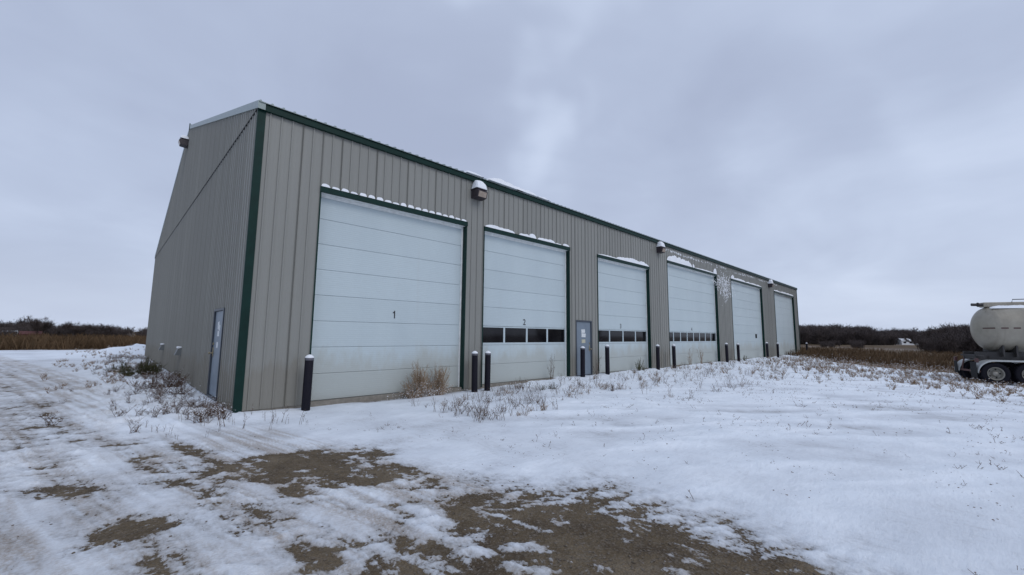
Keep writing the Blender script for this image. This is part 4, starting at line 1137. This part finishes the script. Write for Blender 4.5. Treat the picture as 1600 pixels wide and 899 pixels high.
# trees left of the building, above the tall grass
for k, (x_, y_, h_, w_, lb) in enumerate(((-12.2, 138, 6.0, 1.2, 'tallest bare tree on the left skyline'), (-14.6, 140, 5.2, 1.1, 'bare tree just left of the tallest one on the left skyline'),
        (-9.2, 136, 4.8, 1.2, 'bare tree just right of the tallest one on the left skyline'), (-2.4, 131, 4.3, 1.5, 'windswept bare tree nearest the building on the left skyline'),
        (-5.6, 134, 3.8, 1.4, 'low bare tree between the tallest tree and the windswept one'))):
    bare_tree(x_, y_, h_, lb, 'bare trees on the left skyline', k % 5, w_)
# far woods as masses
def dense_template(seed, h=6.0):
    V, Fc, V2, F2 = tree_template(seed, h, .6, 3, 700, .045)
    return np.concatenate([V, V2]), np.concatenate([Fc, F2+len(V)]), np.concatenate([np.zeros(len(Fc), int), np.ones(len(F2), int)])
dt = [dense_template(900+s_) for s_ in range(5)]
def thicket_template(seed, h=6.0, n=900):
    """many-stemmed shrub: twigs all the way to the ground"""
    r_ = random.Random(seed); V = []; Fc = []; M = []; V2 = []; F2 = []
    for _ in range(26):
        az = r_.uniform(0, 2*PI); le = r_.uniform(0, .75); d = np.array([math.cos(az)*le, math.sin(az)*le, 1.0]); d /= np.linalg.norm(d)
        p0 = np.array([r_.gauss(0, .7), r_.gauss(0, .7), -.1]); ln_ = h*r_.uniform(.6, 1.0)
        cv = np.array([r_.gauss(0, .12), r_.gauss(0, .12), 0])*h; pts = [p0+d*ln_*t+cv*t*t for t in (0, .33, .66, 1)]
        strand(V, Fc, M, pts, .045, .015, 0)
        for _k in range(n//26):
            t = r_.uniform(.05, 1)**.8; q = p0+d*ln_*t+cv*t*t+np.array([r_.gauss(0, .35), r_.gauss(0, .35), 0])
            dd = d+np.array([r_.gauss(0, .6), r_.gauss(0, .6), r_.gauss(.1, .3)]); dd /= np.linalg.norm(dd); l2 = r_.uniform(.4, 1.1)
            sd_ = np.cross(dd, [r_.gauss(0, 1), r_.gauss(0, 1), r_.gauss(0, 1)]); sd_ /= np.linalg.norm(sd_)+1e-9
            b0 = len(V2); V2 += [q-sd_*.05, q+sd_*.05, q+dd*l2]; F2.append((b0, b0+1, b0+2))
    V = np.array(V); V2 = np.array(V2); F2 = np.array(F2); k_ = h/V2[:, 2].max()
    return np.concatenate([V, V2])*k_, np.concatenate([np.array(Fc), F2+len(V)]), np.concatenate([np.zeros(len(Fc), int), np.ones(len(F2), int)])
dt += [thicket_template(950+s_) for s_ in range(4)]
def wood(name, spots, label, mode=0):
    it = []
    for x_, y_, h_ in spots:
        it.append((x_, y_, FIELDZ, h_/6, random.uniform(0, 6), 5+random.randrange(4)))
        if random.random() < .45: it.append((x_+random.uniform(-2, 2), y_+random.uniform(-2, 2), FIELDZ, h_/6*random.uniform(.85, 1.12), random.uniform(0, 6), random.randrange(5)))
    scatter(name, dt, it, [m_bark, m_ever], label, 'woods')
cx0, cy0 = cam.location.x if False else -1.99, -10.01
def polar(u, depth):
    """world xy at horizontal image fraction u (source px) and view depth, used once to lay out far woods"""
    d = Vector((math.sin(yaw), math.cos(yaw), 0))*depth + r0*((u-800)/650.5*depth); return cx0+d.x, cy0+d.y
sp_ = []
for k in range(170):    # left: low belt of scrub
    u = random.uniform(-90, 300); d_ = random.uniform(100, 150); x_, y_ = polar(u, d_); sp_.append((x_, y_, random.uniform(2.4, 3.3)*(1.35 if 55 < u < 195 else 1.05)*d_/120))
for k in range(50):
    u = random.uniform(-90, 70); d_ = random.uniform(150, 190); x_, y_ = polar(u, d_); sp_.append((x_, y_, random.uniform(5.5, 7.0)))
wood('far_scrub', sp_, 'dark belt of leafless scrub beyond the grass on the left')
sp_ = []
for k in range(190):   # right: wood behind the pale field
    u = random.uniform(1225, 1425); d_ = random.uniform(150, 215)
    if u > 1396: d_ = random.uniform(196, 225)
    x_, y_ = polar(u, d_); hh = (8.8 if u < 1355 else 6.5)*random.uniform(.72, 1.02)*d_/185
    sp_.append((x_, y_, hh))
for k in range(60):
    u = random.uniform(1385, 1480); d_ = random.uniform(200, 255); x_, y_ = polar(u, d_); sp_.append((x_, y_, random.uniform(6, 8.5)))
for k in range(14):
    u = random.choice((random.uniform(1278, 1300), random.uniform(1325, 1345))); d_ = random.uniform(95, 110); x_, y_ = polar(u, d_); sp_.append((x_, y_, random.uniform(1.6, 2.3)))
wood('far_woods', sp_, 'dark leafless woods across the field on the right')
# nearer stand of trees behind the trailer
sp_ = []
for k in range(190):
    u = random.uniform(1438, 1700); d_ = random.uniform(66, 105); t = min(1, max(0, (u-1425)/60)); x_, y_ = polar(u, d_)
    sp_.append((x_, y_, (2.6+3.4*t)*random.uniform(.78, 1.03)*d_/90))
wood('near_woods', sp_, 'dark thicket on the low rise behind the tank trailer')
gl = ['leftmost bare tree on the skyline of the thicket behind the trailer', 'second bare tree on the skyline of the thicket behind the trailer', 'third bare tree on the skyline of the thicket behind the trailer', 'bare tree on the thicket skyline closest to the trailer tank']
for k, u in enumerate((1452, 1474, 1494, 1514)):
    x_, y_ = polar(u, 76+2*k); bare_tree(x_, y_, (4.6, 5.3, 5.6, 5.5)[k], gl[k], 'bare trees standing out of the thicket', (k+2) % 5, 1.1)

# ------------------------------------------------------------------ far small buildings
m_white = simple('far_white_paint', (.70, .72, .74), .6); m_red = simple('far_dark_red_paint', (.10, .03, .028), .7)
def shed(name, x_, y_, w_, d_, h_, mw, mr, label, cat, rz, wins_=2, z=FIELDZ):
    e = empty(name, (x_, y_, z), rz); tag(e, label, cat)
    MB().box(-w_/2, w_/2, -d_/2, d_/2, 0, h_*.68).build('wall', mw, e)
    mb = MB(); r_ = .2
    vs = [(-w_/2-r_, -d_/2-r_, h_*.66), (w_/2+r_, -d_/2-r_, h_*.66), (w_/2+r_, 0, h_), (-w_/2-r_, 0, h_), (-w_/2-r_, d_/2+r_, h_*.66), (w_/2+r_, d_/2+r_, h_*.66)]
    vs += [(a_, b2, c_+.12) for a_, b2, c_ in vs]
    mb.add(vs, [(0, 1, 2, 3), (3, 2, 5, 4), (6, 9, 8, 7), (9, 10, 11, 8), (0, 6, 7, 1), (4, 5, 11, 10), (0, 3, 9, 6), (3, 4, 10, 9), (1, 7, 8, 2), (2, 8, 11, 5)])
    mb.build('roof', mr, e)
    for k_ in range(wins_):
        q = -w_/2+w_*(k_+.5)/wins_; MB().box(q-.5, q+.5, -d_/2-.05, -d_/2+.02, h_*.25, h_*.5).build('window', m_glass, e)
x_, y_ = polar(1410, 172); shed('farmhouse', x_, y_, 4.4, 3.2, 2.5, m_white, m_snow, 'small far white house in the gap between the woods', 'house', -.9)
x_, y_ = polar(1430, 174); shed('farm_shed', x_, y_, 1.6, 1.6, 1.2, m_white, m_snow, 'tiny pale shed right of the far white house', 'shed', -.9, 1)
x_, y_ = polar(55, 98); shed('red_shed', x_, y_, 3.4, 2.4, 1.9, m_red, m_red, 'low dark red shed in the grass on the far left', 'shed', .1, 1)
x_, y_ = polar(5, 118); shed('white_shed', x_, y_, 6.5, 3, 1.9, m_white, m_snow, 'low white shed at the far left edge of the field', 'shed', .1, 2)
